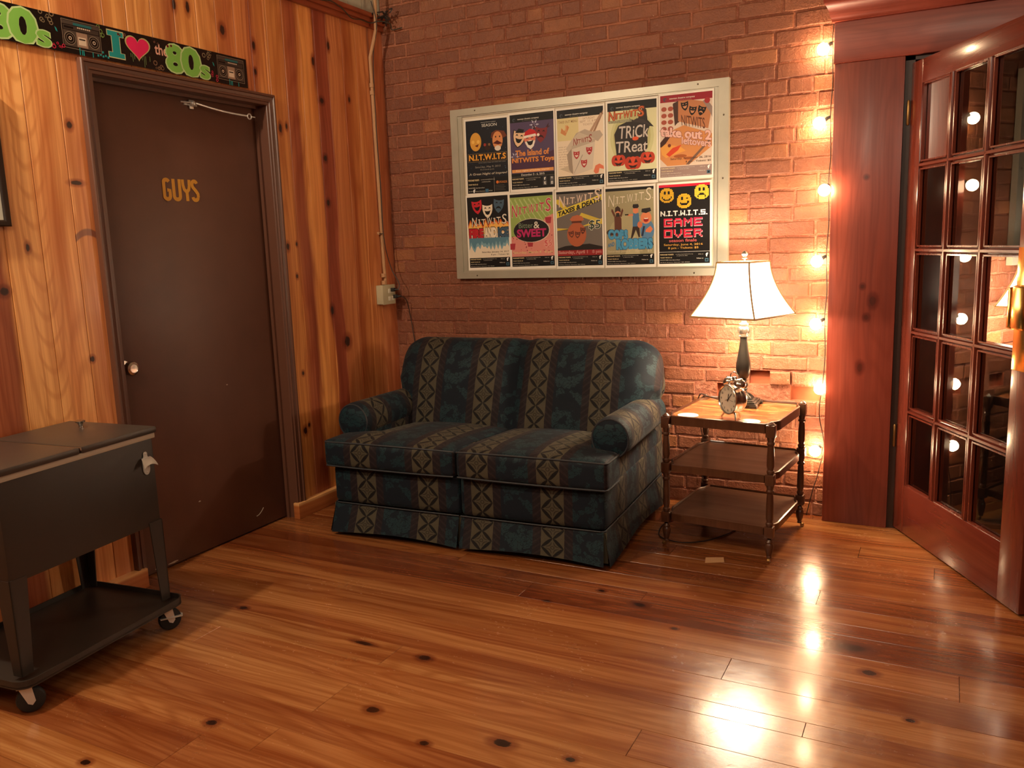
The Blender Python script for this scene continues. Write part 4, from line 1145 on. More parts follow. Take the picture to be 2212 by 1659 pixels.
# ================================================================== CORDS
def cord(name, pts, r, label, cat='cord', mat=mat_wire):
    b = MB(); b.tube(smooth_path(pts), r, 8); o = b.build(name, mat); tag(o, label, cat); return o
cord('power_cord', [(2.06, -.25, TT+.006), (1.99, -.20, TT+.006), (1.93, -.165, TT+.012), (1.885, -.15, TT+.016), (1.868, -.13, .52), (1.873, -.05, .36), (1.868, -.03, .2), (1.86, -.03, .06), (1.84, -.10, .006), (1.80, -.3, .004), (1.775, -.42, .004), (1.80, -.55, .004), (1.86, -.60, .004), (1.95, -.60, .004), (2.05, -.5, .004), (2.10, -.30, .004), (1.9, -.10, .004), (1.78, -.06, .004)], .0028, 'black lamp cord running off the side table and looping on the floor')
# wall outlet box with conduit
mat_box = plain('painted_metal_box', (176, 166, 136), .5, var=.08)
mat_pipe = plain('painted_conduit', (176, 132, 92), .5, var=.06)
ob = thing('outlet_box', 'cream metal outlet box on the pine wall beside the brick corner', 'outlet', (.0, -.130, 1.095))
b = MB(); b.box(0, -.060, -.055, .046, .058, .055, .004); b.build('box', mat_box, ob)
b = MB(); b.box(.045, -.062, -.057, .049, .060, .057, .002)
for y in (-.030, .028): b.M = Matrix.Translation((.049, y, 0)) @ Matrix.Rotation(PI/2, 4, 'Y'); 
b.build('cover_plate', mat_box, ob)
b = MB()
for y in (.004, .036):
    for z in (-.024, .020): b.box(.048, y-.013, z-.013, .052, y+.013, z+.013, .003)
b.build('receptacle', plain('ivory_receptacle', (206, 200, 180), .4), ob)
for (y, z) in ((.022, .026), (.044, -.014)):
    b = MB(); b.box(.050, y-.012, z-.011, .074, y+.012, z+.011, .004); b.tube([(.072, y, z), (.088, y+.004, z), (.096, y+.008, z+.004)], [.005, .004, .003], 8); b.build('plug', mat_blk, ob)
b = MB(); b.tube([(.018, .010, .055), (.016, .014, .10), (.012, .014, .16), (.012, -.002, 1.32), (.06, .0, 1.46), (.065, .0, 1.60), (.065, 0, 2.1)], .0095, 10)
for z in (.058, .10, 1.12, 1.16): b.tube([(.016 if z < .2 else .012, -.003, z), (.016 if z < .2 else .012, -.003, z+.022)], .0125, 10)
b.box(.0, -.018, .345, .014, .016, .360, .001)
cd = b.build('conduit', mat_pipe, ob)
b = MB()
for z in (.35,): b.tube([(.013 + .011*cos(a) + (.045 if z > 1 else 0), -.002+.012*sin(a), z) for a in np.linspace(0, 2*PI, 13)[:-1]], .0022, 6, True)
b.build('cable_tie', mat_blk, cd)
cord('cable', [(.10, -.112, 1.12), (.10, -.10, 1.16), (.05, -.10, 1.25), (.03, -.125, 1.42), (.024, -.118, 1.7), (.022, -.125, 2.0), (.024, -.120, 2.4), (.06, -.13, 2.53), (.075, -.14, 2.60), (.06, -.16, 2.70)], .0028, 'thin black cable clipped to the pale conduit above the outlet box', 'cable')
cord('wall_cable', [(.098, -.09, 1.083), (.115, -.06, 1.06), (.11, -.02, .98), (.13, -.012, .80), (.155, -.012, .55), (.17, -.02, .25), (.2, -.03, .02)], .0026, 'thin black cable from outlet box down the brick behind the loveseat', 'cable')
lc = [(.062, -2.6, 2.66)] + [(.060 + .012*sin(y*9), y, 2.60 + .020*sin(y*7.0) + .012*sin(y*23)) for y in np.linspace(-2.4, -.16, 26)] + [(.085, -.12, 2.60), (.11, -.06, 2.595), (.10, -.03, 2.57), (.16, -.02, 2.575)]
cord('ledge_cable', lc, .003, 'dark green cable draped along the wooden ledge above the pine boards', 'cable', plain('dark_green_wire', (46, 42, 28), .5))
b = MB(); rnd = random.Random(4)
for k in range(9):
    p = Vector((.07+rnd.uniform(-.02, .05), -.07+rnd.uniform(-.05, .04), 2.645+rnd.uniform(-.03, .03)))
    b.tube(smooth_path([p, p+Vector((rnd.uniform(-.03, .03), rnd.uniform(-.04, .04), rnd.uniform(-.02, .03))), p+Vector((rnd.uniform(-.03, .03), rnd.uniform(-.03, .03), rnd.uniform(-.03, .03)))], 5), .004, 6)
tag(b.build('cable_bundle', mat_wire), 'knot of dark wires on the ledge in the corner by the conduit', 'cable')

# ================================================================== PICTURE FRAME at the left edge
pf = thing('picture_frame', 'black framed picture on the pine boards left of the brown door', 'picture', (.002, -2.306, 1.482))
b = MB(); Wf, Hf = .36, .46
pr_ = [(0, 0), (0, .020), (.004, .024), (.014, .022), (.022, .016), (.022, 0)]
n = len(pr_); rings = []
for (cy, cz, sy, sz) in ((-Wf, 0, 1, 1), (-Wf, Hf, 1, -1), (0, Hf, -1, -1), (0, 0, -1, 1)): rings += [(x, cy+sy*o, cz+sz*o) for o, x in pr_]
b.add(rings, [(k+i*n, (k+1) % n+i*n, (k+1) % n+((i+1) % 4)*n, k+((i+1) % 4)*n) for i in range(4) for k in range(n)])
b.build('frame', plain('black_picture_frame', (34, 22, 16), .35), pf)
b = MB(); b.box(0, -Wf+.02, .02, .012, -.02, Hf-.02); b.build('mat_board', plain('pale_mat_board', (188, 186, 172), .5), pf, 0)

# ================================================================== BANNER
mat_banner = print_mat('glossy_banner', .25, .6, .25)
BW, BH = 1.35, .128
B = Paint(BW, BH, eps=.00004)
blk = (20, 16, 15)
B.rect(0, 0, 1, 1, blk)
GR, TE, PK = (120, 176, 78), (30, 140, 140), (214, 40, 92)
def Xm(m): return m/BW
rnd = random.Random(9)
def bubbles(xm, y, n, col, s=.011):
    for k in range(n):
        cx, cy = Xm(xm + rnd.uniform(-.022, .022)), y+rnd.uniform(-.13, .13); r_ = rnd.uniform(.35, 1)*s/BW
        B.ell(cx, cy, r_, r_, col, n=14); B.ell(cx, cy, r_*.62, r_*.62, blk, n=14)
def boom(xm, w):
    x0, x1 = Xm(xm), Xm(xm+w); L = lambda u: x0+(x1-x0)*u
    g1, g2, g3 = (128, 112, 96), (60, 50, 44), (196, 172, 150)
    for q in ((.0, .14, .02, .26, .92), ): pass
    B.rect(L(0), .14, L(1), .93, g1); B.rect(L(.012), .155, L(.988), .915, blk)
    B.rect(L(.02), .80, L(.98), .90, (70, 60, 54)); B.rect(L(.30), .80, L(.78), .87, (36, 96, 100))
    B.rect(L(.04), .66, L(.96), .78, g2); B.rect(L(.06), .69, L(.30), .75, blk)
    for k in range(7): B.rect(L(.40+.05*k), .73, L(.435+.05*k), .77, g3)
    B.rect(L(.03), .20, L(.97), .64, (74, 62, 54)); B.rect(L(.36), .22, L(.64), .62, (150, 122, 104)); B.rect(L(.40), .28, L(.60), .50, (206, 186, 164)); B.rect(L(.42), .42, L(.58), .46, g2)
    for c_ in (.19, .81):
        for r_, cc in ((.145, g1), (.13, blk), (.10, (108, 92, 80)), (.085, blk), (.04, g3), (.022, blk)): B.ell(L(c_), .42, r_*w/BW, r_*w/BW, cc, n=26)
    for k in (.40, .46, .50, .74): B.rect(L(k), .0, L(k+.022), .20-.05*(k > .45), TE)
def ch80(x8, xs0, th=None):
    B.text('8', Xm(x8), .07, Xm(x8+.084), .90, (176, 200, 140), off=.055); B.text('8', Xm(x8+.004), .10, Xm(x8+.080), .87, GR, off=.045)
    B.text('0', Xm(x8+.080), .04, Xm(x8+.174), .92, (176, 200, 140), off=.055); B.text('0', Xm(x8+.084), .07, Xm(x8+.170), .89, GR, off=.045)
    B.text('s', Xm(x8+.176), .04, Xm(x8+.226), .46, (176, 200, 140), off=.04); B.text('s', Xm(x8+.179), .06, Xm(x8+.223), .44, GR, off=.03)
def heart(xm, w):
    pts = []
    for i in range(40):
        t_ = 2*PI*i/40; pts.append((16*sin(t_)**3, 13*cos(t_)-5*cos(2*t_)-2*cos(3*t_)-cos(4*t_)))
    for k, col in ((1.0, (176, 170, 110)), (.90, PK)):
        B.poly([(Xm(xm+w/2 + x/32*w*k), .54 + (y+2)/29*.74*k) for x, y in pts], col)
    for q, l_ in ((.18, .25), (.25, .12), (.32, .2), (.62, .22), (.70, .02), (.76, .1), (.93, .22)): B.rect(Xm(xm+w*q), l_, Xm(xm+w*q+.0022), .34+.08*abs(q-.5), (110, 130, 80))
def unit(x):        # offset of the 'I' of one repeat
    for k, col, o in ((0, (190, 184, 140), .05), (1, TE, .03)):
        B.rect(Xm(x+.018+.003*k), .12+.03*k, Xm(x+.058-.003*k), .92-.03*k, col)
        B.rect(Xm(x+.000+.003*k), .75+.01*k, Xm(x+.076-.003*k), .93-.03*k, col); B.rect(Xm(x+.000+.003*k), .11+.03*k, Xm(x+.076-.003*k), .29-.01*k, col)
    heart(x+.080, .120)
    B.text('the', Xm(x+.222), .50, Xm(x+.286), .82, (214, 160, 140), off=.02)
    ch80(x+.280, 0); boom(x+.556, .160)
    bubbles(x-.035, .82, 7, (96, 120, 60)); bubbles(x+.07, .90, 4, (120, 80, 60), .007); bubbles(x+.235, .20, 7, (112, 84, 64)); bubbles(x+.22, .95, 5, (110, 70, 60), .006)
    bubbles(x+.50, .85, 8, (120, 104, 80)); bubbles(x+.535, .20, 6, (190, 40, 70), .008); bubbles(x+.30, .95, 4, (150, 40, 60), .006)
    B.poly([(Xm(x+.528), .66), (Xm(x+.535), .62), (Xm(x+.539), .52), (Xm(x+.532), .55)], TE)
    for k in range(8): B.rect(Xm(x-.05+.011*(k % 5)), .06+.09*(k//5)+.03*(k % 2), Xm(x-.043+.011*(k % 5)), .12+.09*(k//5)+.03*(k % 2), TE)
XO = BW - .734
unit(XO); unit(XO-.745)
# hang it: x along the wall, gently wavy
ban = B.build('banner', mat_banner)
ban.matrix_world = Matrix(((0, 0, 1, .010), (1, 0, 0, -1.094-BW), (0, 1, 0, 2.115), (0, 0, 0, 1)))
b = MB(); b.curc = lin(blk); b.box(0, 0, -.0006, BW, BH, 0); b.build('backing_film', mat_banner, ban, 0, fix=False)
tag(ban, 'glossy black party banner reading I love the 80s with boomboxes above the brown door', 'banner')

# ================================================================== POSTER DISPLAY FRAME
YB = -.016
fr = thing('display_frame', 'wide pale aluminium poster frame hanging on the brick above the loveseat', 'display case', (0, 0, 0))
mat_alu = plain('pale_anodised_aluminium', (162, 156, 140), .38, metal=.25, bump=.06, bscale=40, var=.06)
x0, x1, z0, z1 = .457, 1.987, 1.176, 2.098
ix0, ix1, iz0, iz1 = .500, 1.938, 1.213, 2.062
def frameobj(name, a, c_, mat, y0, y1, ch):
    b = MB()
    (X0, X1, Z0, Z1), (I0, I1, J0, J1) = a, c_
    for q in (((X0,Z0),(X1,Z0),(I1,J0),(I0,J0)), ((X1,Z0),(X1,Z1),(I1,J1),(I1,J0)), ((X1,Z1),(X0,Z1),(I0,J1),(I1,J1)), ((X0,Z1),(X0,Z0),(I0,J0),(I0,J1))):
        vs = [(x, y0, z) for x, z in q] + [(x, y1, z) for x, z in q]
        b.add(vs, [(0,1,2,3), (7,6,5,4), (0,4,5,1), (1,5,6,2), (2,6,7,3), (3,7,4,0)])
    return b.build(name, mat, fr, 0)
frameobj('frame', (x0, x1, z0, z1), (ix0, ix1, iz0, iz1), mat_alu, -.034, -.003, 0)
frameobj('inner_frame', (ix0, ix1, iz0, iz1), (ix0+.026, ix1-.020, iz0+.006, iz1-.006), mat_alu, -.027, -.004, 0)
b = MB(); b.box(ix0, -.020, iz0, ix1, -.004, iz1); b.build('backing_board', plain('white_backing', (206, 194, 172), .7), fr, 0)
mat_screw = plain('screw_metal', (74, 62, 50), .4, metal=.7)
for (x, z) in ((.614, 2.083), (1.839, 2.082), (1.961, 1.638), (.589, 1.193), (1.823, 1.190), (1.963, 1.93)):
    b = MB(); b.M = Matrix.Translation((x, -.034, z)) @ Matrix.Rotation(PI/2, 4, 'X'); b.lathe([(0, .0025), (.003, .002), (.0042, 0)], 12, False); b.build('screw', mat_screw, fr)

# ---- the ten posters
mat_paper = print_mat('printed_paper', .5, 0)
WHT = (226, 220, 208); K = (15, 12, 12)
def base(P, bg, top=(15, 12, 12), topy=.905, foot=True, footc=(15, 12, 12), fy=.165, head=True):
    P.rect(0, 0, 1, 1, WHT); P.rect(.03, .035, .97, .975, bg)
    if top: P.rect(.03, topy, .97, .975, top)
    if head and top:
        P.text('newnan theatre company', .20, topy+.026, .66, topy+.048, (214, 208, 196), off=.015); P.text('live theatre for everyone', .30, topy+.010, .60, topy+.019, (150, 146, 138)); P.ell(.12, topy+.033, .032, .032, (60, 66, 74)); P.ell(.13, topy+.03, .018, .018, top)
    if foot: footer(P, footc, fy)
def footer(P, c_, fy, icons=True):
    P.rect(.03, .035, .97, fy, c_); w_ = (206, 200, 186); h = fy-.035
    P.text('PURCHASE TICKETS', .05, .035+h*.80, .30, .035+h*.90, (216, 196, 150), off=.03)
    P.text('at www.newnantheatre.org', .34, .035+h*.82, .66, .035+h*.90, w_); P.text('or call the box office', .36, .035+h*.69, .56, .035+h*.76, w_)
    P.text('TICKET PRICES: $5', .05, .035+h*.52, .27, .035+h*.61, (216, 196, 150), off=.02); P.text('SHOWTIME: Saturday at 8 pm', .05, .035+h*.30, .42, .035+h*.38, w_, off=.01); P.text('24 First Avenue, Newnan, GA 30263', .05, .035+h*.09, .60, .035+h*.16, w_)
    if icons:
        P.text('Like us', .76, .035+h*.80, .85, .035+h*.88, w_); P.text('f', .895, .035+h*.62, .935, .035+h*.93, (236, 236, 232), off=.03)
        P.text('Follow us', .73, .035+h*.42, .85, .035+h*.50, w_, off=.02); P.rect(.88, .035+h*.14, .945, .035+h*.45, (58, 92, 110)); P.ell(.912, .035+h*.29, .018, .014, K)
def mask(P, cx, cy, s, col, mood=1, eye=K, mouth=K, a=0, beard=None, outl=None):
    """theatre mask, s = half width in units of poster width"""
    asp = P.W/P.H; ca, sa = cos(R(a)), sin(R(a))
    def T(pts, k=1): return [(cx + (x*ca-y*sa)*s*k, cy + (x*sa+y*ca)*s*k*asp) for x, y in pts]
    sh = [(-1, 1.05), (-.5, .85), (0, .80), (.5, .85), (1, 1.05), (1.0, .2), (.82, -.45), (.45, -1.0), (0, -1.35), (-.45, -1.0), (-.82, -.45), (-1.0, .2)]
    if outl: P.poly(T(sh, 1.13), outl)
    P.poly(T(sh), col)
    if beard: P.poly(T([(-.9, -.15), (0, .05), (.9, -.15), (.55, -.95), (0, -1.35), (-.55, -.95)]), beard)
    for e in (-.42, .42):
        P.poly(T([(e-.24, .22), (e-.12, .52), (e+.10, .56), (e+.25, .26), (e+.08, .36), (e-.10, .34)]), eye)
    m_ = [(-.62, .0), (-.2, -.12), (.2, -.12), (.62, .0), (.35, -.62), (0, -.78), (-.35, -.62)]
    if mood < 0: m_ = [(-.60, -.72), (-.35, -.30), (0, -.16), (.35, -.30), (.60, -.72), (.2, -.50), (-.2, -.50)]
    P.poly(T(m_), mouth)
def nit(P, y0, h, col, out, x0=.06, x1=.95, rise=.05, dots=True, ow=.035):
    st = 'N.I.T.W.I.T.S.' if dots else 'NITWITS'
    cs = [c_ for c_ in st]; wd = {'N': 1.25, 'I': .5, 'T': .95, 'W': 1.3, 'S': 1.15, '.': .26}
    tot = sum(wd[c_] for c_ in cs); x = x0; n_ = 0
    for i, c_ in enumerate(cs):
        w_ = wd[c_]*(x1-x0)/tot; f = (x-x0)/(x1-x0); yy = y0 + rise*f
        if c_ == '.': P.ell(x+w_*.5, yy+.008, w_*.30, w_*.30, col, n=10)
        else:
            n_ += 1; up = {1: (-.15, 1.05), 2: (0, .72), 3: (.02, .70), 4: (-.02, .85), 5: (.02, .72), 6: (.03, .80), 7: (-.12, 1.15)}[n_]
            kI = .30 if c_ == 'I' else .06; P.text(c_, x+w_*kI, yy+up[0]*h, x+w_*(1-kI), yy+up[1]*h, col, off=.0 if out else .01, slant=.10, out=out, ow=ow)
            if c_ in 'TI': P.rect(x+w_*.0, yy+up[1]*h-.006, x+w_*1.0, yy+up[1]*h+.003, col)
        x += w_
def posters():
    out = []
    W_, H_ = .2725, .412
    new = lambda: Paint(W_, H_)
    # 1 season opener
    P = new(); base(P, (20, 22, 30), None, foot=False); r_ = random.Random(1)
    for _ in range(130):
        x, y = r_.uniform(.05, .95), r_.uniform(.26, .88); s_ = r_.uniform(.003, .010); P.ell(x, y, s_, s_, (34, 52, 78) if r_.random() < .8 else (70, 96, 120), n=6)
    P.text('newnan theatre company', .38, .935, .72, .948, (190, 190, 186), off=.01); P.text('SEASON', .40, .885, .74, .922, (206, 204, 196), off=.005)
    P.ell(.25, .70, .130, .18, (206, 150, 60)); P.ell(.19, .70, .035, .035, (226, 180, 90)); P.ell(.31, .70, .035, .035, (226, 180, 90)); P.poly([(.23, .65), (.32, .67), (.29, .63)], (90, 30, 20))
    P.ell(.52, .63, .075, .075, (44, 24, 18)); P.ell(.46, .655, .03, .03, (150, 50, 40)); P.ell(.56, .655, .026, .026, (120, 90, 60))
    P.poly([(.60, .74), (.62, .80), (.72, .83), (.90, .81), (.96, .745), (.86, .72), (.66, .72)], (104, 52, 30)); P.ell(.75, .70, .115, .17, (206, 136, 84)); P.ell(.75, .60, .07, .05, (214, 204, 190)); P.poly([(.64, .665), (.74, .70), (.86, .655), (.76, .645)], (80, 24, 18)); P.ell(.71, .745, .014, .018, K); P.ell(.80, .745, .014, .018, K)
    P.rect(.06, .44, .95, .55, (110, 90, 60)); P.rect(.068, .446, .942, .544, (22, 20, 22)); P.text('N.I.T.W.I.T.S', .09, .462, .92, .533, (222, 156, 52), off=.035)
    P.text('newnan improv troupe with intense talent shows', .30, .42, .92, .432, (170, 166, 156))
    P.text('Saturday, May 9, 2015', .22, .355, .80, .385, (150, 142, 128), slant=.2); P.text("8 o'clock p.m.", .34, .325, .66, .348, (150, 142, 128)); P.text('A Great Night of Improv!', .08, .262, .94, .298, (190, 180, 160), off=.01, slant=.3)
    P.rect(.03, .035, .97, .235, K); footer(P, K, .235, False); P.rect(.645, .04, .65, .235, (150, 146, 140)); P.ell(.72, .165, .03, .03, (206, 110, 40)); P.text('SPONSOR', .76, .150, .94, .178, (176, 110, 50), off=.02); P.text('f', .16, .045, .20, .085, (230, 230, 230), off=.04); P.rect(.44, .045, .51, .085, (58, 100, 130)); 
    for k in range(4): P.rect(.67, .06+.02*k, .9-.03*(k % 2), .068+.02*k, (70, 66, 62))
    out.append((P, 'dark blue poster with cartoon heads and yellow NITWITS lettering, top left of display frame'))
    # 2 island of toys
    P = new(); base(P, (78, 62, 92), K, .875, foot=False)
    P.poly([(.03, .45), (.5, .40), (.97, .5), (.97, .26), (.03, .26)], (70, 40, 66))
    for (cx, cy, s_) in ((.56, .83, .10), (.12, .45, .09)):
        for k in range(6): 
            a = PI*k/3; P.poly([(cx, cy), (cx+s_*cos(a-.07), cy+s_*sin(a-.07)*.66), (cx+s_*cos(a+.07), cy+s_*sin(a+.07)*.66)], (176, 172, 190)); P.ell(cx+s_*.6*cos(a), cy+s_*.6*sin(a)*.66, .018, .018, (176, 172, 190), n=8)
    for sx in (-1, 1):
        P.poly([(.70+sx*.08, .76), (.70+sx*.17, .84), (.70+sx*.155, .78)], (60, 26, 34)); P.poly([(.70+sx*.14, .79), (.70+sx*.20, .80), (.70+sx*.15, .775)], (60, 26, 34))
    mask(P, .70, .71, .125, (122, 40, 44), -1, (40, 14, 18), (40, 14, 18), -6)
    mask(P, .22, .68, .125, (222, 186, 150), 1, K, K, -12, outl=K); P.poly([(.14, .75), (.22, .80), (.34, .78), (.32, .75), (.2, .745)], K)
    mask(P, .46, .64, .125, (214, 120, 96), 1, (60, 16, 16), K, 4, beard=(226, 218, 206)); P.poly([(.33, .68), (.36, .75), (.46, .785), (.56, .765), (.62, .71), (.58, .70)], (186, 28, 34)); P.poly([(.32, .67), (.33, .70), (.58, .72), (.60, .69)], (226, 216, 204)); P.ell(.64, .70, .028, .028, (232, 220, 208))
    P.text('The Island of', .14, .455, .86, .525, (214, 136, 62), off=.03); P.text('NITWITS Toys', .06, .355, .96, .43, (214, 136, 62), off=.035, out=(60, 40, 50), ow=.02)
    P.rect(.05, .245, .95, .285, (214, 148, 84)); P.text('Four nights of holiday improv', .14, .253, .86, .278, (240, 214, 180), off=.01); P.rect(.03, .035, .97, .235, K); P.text('December 3 - 6, 2015', .25, .198, .75, .228, (210, 204, 196), off=.01); P.rect(.03, .190, .97, .192, (130, 126, 120)); footer(P, K, .188, False)
    for i, s_ in enumerate('f*to'):
        x, y = .72+.15*(i % 2), .125-.055*(i//2); P.rect(x, y, x+.075, y+.05, (90, 90, 92) if i else (60, 62, 66)); P.text(s_, x+.022, y+.008, x+.052, y+.042, (230, 228, 222), off=.03)
    out.append((P, 'purple poster reading The Island of NITWITS Toys, second in the top row'))
    # 3 takeout
    P = new(); base(P, (220, 204, 180), K, .875); P.rect(.03, .60, .47, .875, (206, 192, 140))
    P.text('TAKE OUT MENU', .06, .815, .45, .845, (150, 116, 80), off=.015); P.text('SATURDAY', .56, .835, .80, .862, (160, 130, 106)); P.text('SEPT. 17, 8 PM', .50, .795, .86, .825, (160, 130, 106)); P.text('TICKETS $5', .56, .76, .82, .787, (160, 130, 106))
    P.poly([(.10, .70), (.20, .66), (.28, .76), (.24, .79), (.18, .72), (.12, .76)], (196, 130, 80)); P.rect(.20, .70, .225, .79, (206, 160, 110))
    for k in range(9): P.text('some of the laughs'[k:k+9], .05, .52-.03*k, .22+.02*(k % 3), .535-.03*k, (150, 124, 104))
    P.poly([(.06, .26), (.30, .20), (.60, .22), (.30, .30)], (190, 174, 150))
    P.poly([(.74, .66), (.97, .93), (.97, .89), (.78, .65)], (150, 116, 92)); P.poly([(.68, .68), (.92, .90), (.94, .875), (.72, .66)], (168, 136, 112))
    P.poly([(.20, .49), (.30, .56), (.62, .63), (.86, .56), (.96, .63), (.90, .69), (.74, .68), (.60, .72), (.42, .68), (.30, .57)], (172, 158, 142)); P.poly([(.20, .50), (.30, .42), (.80, .55), (.78, .60), (.48, .69), (.32, .60)], (188, 174, 156))
    P.poly([(.22, .43), (.32, .50), (.34, .18), (.26, .24)], (150, 134, 118)); P.poly([(.32, .50), (.80, .57), (.74, .23), (.35, .17)], (200, 188, 172)); P.poly([(.32, .49), (.80, .56), (.80, .60), (.32, .53)], (176, 162, 146))
    P.poly([(.35, .18), (.36, .20), (.54, .40), (.55, .42), (.53, .41)], (150, 138, 124)); nit(P, .545, .07, (140, 56, 50), None, .36, .74, .03, False)
    for (cx, cy, m_) in ((.42, .42, 1), (.68, .46, -1), (.57, .31, 1)): mask(P, cx, cy, .062, (166, 40, 46), m_, (214, 190, 176), (214, 190, 176))
    P.poly([(.76, .20), (.80, .27), (.88, .29), (.96, .26), (.97, .22), (.88, .235), (.86, .18), (.80, .17)], (214, 116, 84))
    out.append((P, 'cream poster with a white takeout carton and chopsticks, middle of the top row'))
    # 4 trick or treat
    P = new(); base(P, (206, 204, 162), K, .875); P.ell(.5, .55, .42, .5, (190, 190, 140)); P.ell(.5, .56, .36, .44, (176, 172, 120))
    P.poly([(.20, .36), (.16, .60), (.24, .70), (.50, .76), (.60, .74), (.72, .90), (.78, .86), (.80, .74), (.92, .655), (.84, .665), (.80, .60), (.80, .42), (.72, .34), (.5, .25), (.3, .30)], (36, 30, 30)); P.poly([(.44, .80), (.50, .74), (.60, .77), (.72, .75), (.86, .68), (.90, .66), (.75, .70), (.62, .72), (.48, .74)], (50, 42, 42))
    nit(P, .775, .09, (196, 96, 46), (110, 44, 22), .05, .74, .03, False, ow=.05); P.rect(.05, .735, .50, .765, (120, 118, 96)); P.text('NITWITS PRESENT', .06, .74, .46, .76, (190, 188, 150))
    P.text('TRiCk', .25, .545, .82, .69, (190, 180, 172), off=.01, slant=.1); P.ell(.57, .535, .06, .035, (206, 80, 40)); P.text('TReat', .19, .38, .80, .51, (190, 180, 172), off=.01, slant=.1)
    for (cx, cy, s_) in ((.24, .29, .13), (.80, .30, .13), (.52, .25, .15)):
        P.ell(cx, cy, s_*1.04, s_*.80, (70, 26, 18)); 
        for q, cc in ((-.5, (176, 56, 34)), (.5, (176, 56, 34)), (0, (200, 70, 42))): P.ell(cx+s_*q, cy, s_*.56, s_*.76, cc)
        for e in (-1, 1): P.poly([(cx+e*s_*.62, cy+.005), (cx+e*s_*.38, cy+s_*.36), (cx+e*s_*.14, cy)], (50, 20, 16))
        P.poly([(cx-s_*.6, cy-.02), (cx, cy-.035), (cx+s_*.6, cy-.02), (cx+s_*.3, cy-.06), (cx-s_*.3, cy-.06)], (50, 20, 16))
    out.append((P, 'pale green poster reading Trick Treat with orange pumpkins, fourth in the top row'))
    # 5 take out 2
    P = new(); base(P, (206, 186, 168), (140, 24, 40), .895, footc=(140, 118, 112), fy=.155)
    for k in range(8):
        x, y = .07+.12*(k % 2), .82-.075*(k//2); P.ell(x+.03, y, .05, .04, (156, 74, 56))
    P.poly([(.28, .88), (.36, .66), (.30, .62), (.26, .87)], (60, 34, 26)); P.poly([(.27, .88), (.30, .64), (.38, .66), (.36, .90)], (66, 40, 32)); P.poly([(.36, .90), (.36, .67), (.90, .56), (.95, .74), (.80, .87), (.60, .90)], (178, 116, 76)); P.poly([(.80, .87), (.86, .90), (.97, .80), (.97, .68), (.93, .74)], (140, 120, 112)); P.ell(.88, .905-.03, .05, .05, (156, 40, 44))
    mask(P, .48, .84, .066, K, 1, (190, 130, 90), (190, 130, 90), 8); mask(P, .62, .78, .066, K, 1, (190, 130, 90), (190, 130, 90), -10); mask(P, .78, .77, .07, K, -1, (190, 130, 90), (190, 130, 90), -18)
    P.text('NITWITS', .42, .62, .84, .74, (90, 48, 30), rise=-.06, slant=-.1, off=.01)
    P.poly([(.03, .42), (.20, .56), (.46, .62), (.97, .50), (.97, .36), (.56, .165), (.16, .165), (.03, .25)], (196, 130, 76)); P.poly([(.03, .44), (.20, .56), (.26, .54), (.08, .38), (.03, .39)], (60, 30, 22))
    P.poly([(.04, .38), (.12, .42), (.40, .38), (.50, .33), (.30, .29), (.14, .26), (.06, .30)], (214, 150, 70)); P.poly([(.14, .30), (.26, .37), (.42, .40), (.36, .34), (.20, .27)], (200, 66, 34)); P.ell(.20, .40, .03, .03, (110, 50, 30)); P.ell(.40, .27, .12, .03, (156, 84, 40)); P.ell(.56, .24, .10, .03, (170, 96, 50))
    P.poly([(.50, .17), (.92, .44), (.94, .42), (.56, .165)], (110, 84, 70))
    P.text('take out 2', .04, .52, .95, .62, (220, 176, 164), off=.04, rise=-.09, out=(130, 70, 60), ow=.03); P.text('leftovers', .43, .41, .95, .49, (214, 170, 158), off=.03, rise=-.06, out=(130, 70, 60), ow=.03)
    P.text('Saturday, November 26, 2016', .22, .225, .95, .255, (60, 34, 24), off=.01, slant=.15); P.text('8 pm - Tickets: $5', .50, .185, .95, .212, (60, 34, 24), off=.01)
    out.append((P, 'brown pizza box poster reading take out 2 leftovers, top right of the display frame'))
    # 6 fire and ice
    P = new(); base(P, (218, 204, 182), K, .955, head=False); P.rect(.03, .55, .97, .96, (18, 13, 14))
    mask(P, .26, .85, .115, (190, 36, 48), 1, a=6); mask(P, .50, .79, .115, (222, 206, 182), 1, outl=K); mask(P, .76, .85, .115, (66, 88, 106), -1, a=-6)
    r_ = random.Random(3); pts = [(.03, .50)]
    for k in range(17): pts.append((.03+.94*k/16, .60 + (.07 if k % 2 else .0) + r_.uniform(-.02, .03)))
    P.poly(pts + [(.97, .50)], (200, 90, 34)); P.poly([(x, y-.03) for x, y in pts] + [(.97, .50)], (226, 170, 84)); P.rect(.03, .50, .97, .56, (220, 190, 140))
    nit(P, .60, .10, (220, 208, 190), K, .12, .96, .02, ow=.03)
    P.text('FIRE', .06, .44, .37, .545, (176, 34, 44), off=.07, out=K, ow=.05); P.text('AND', .41, .44, .68, .555, (222, 206, 182), off=.07, out=K, ow=.05); P.text('ICE', .73, .44, .95, .55, (62, 84, 104), off=.07, out=K, ow=.05)
    pts = [(.04, .43)]; 
    for k in range(23): pts.append((.04+.92*k/22, .36 + (0 if k % 2 else -.05) - r_.uniform(0, .05) - (.09 if k in (3,) else 0)))
    P.poly(pts + [(.96, .43)], (120, 156, 168)); P.poly([(x, y+.045) for x, y in pts[1:]] + [(.96, .43), (.04, .43)], (84, 124, 142))
    P.text('Saturday, January 14, 2017', .33, .225, .95, .25, (50, 40, 34), off=.01, slant=.1); P.text('8 pm - Tickets: $5', .54, .19, .95, .213, (50, 40, 34), off=.01)
    out.append((P, 'poster with red, white and blue masks reading Fire and Ice, bottom left of frame'))
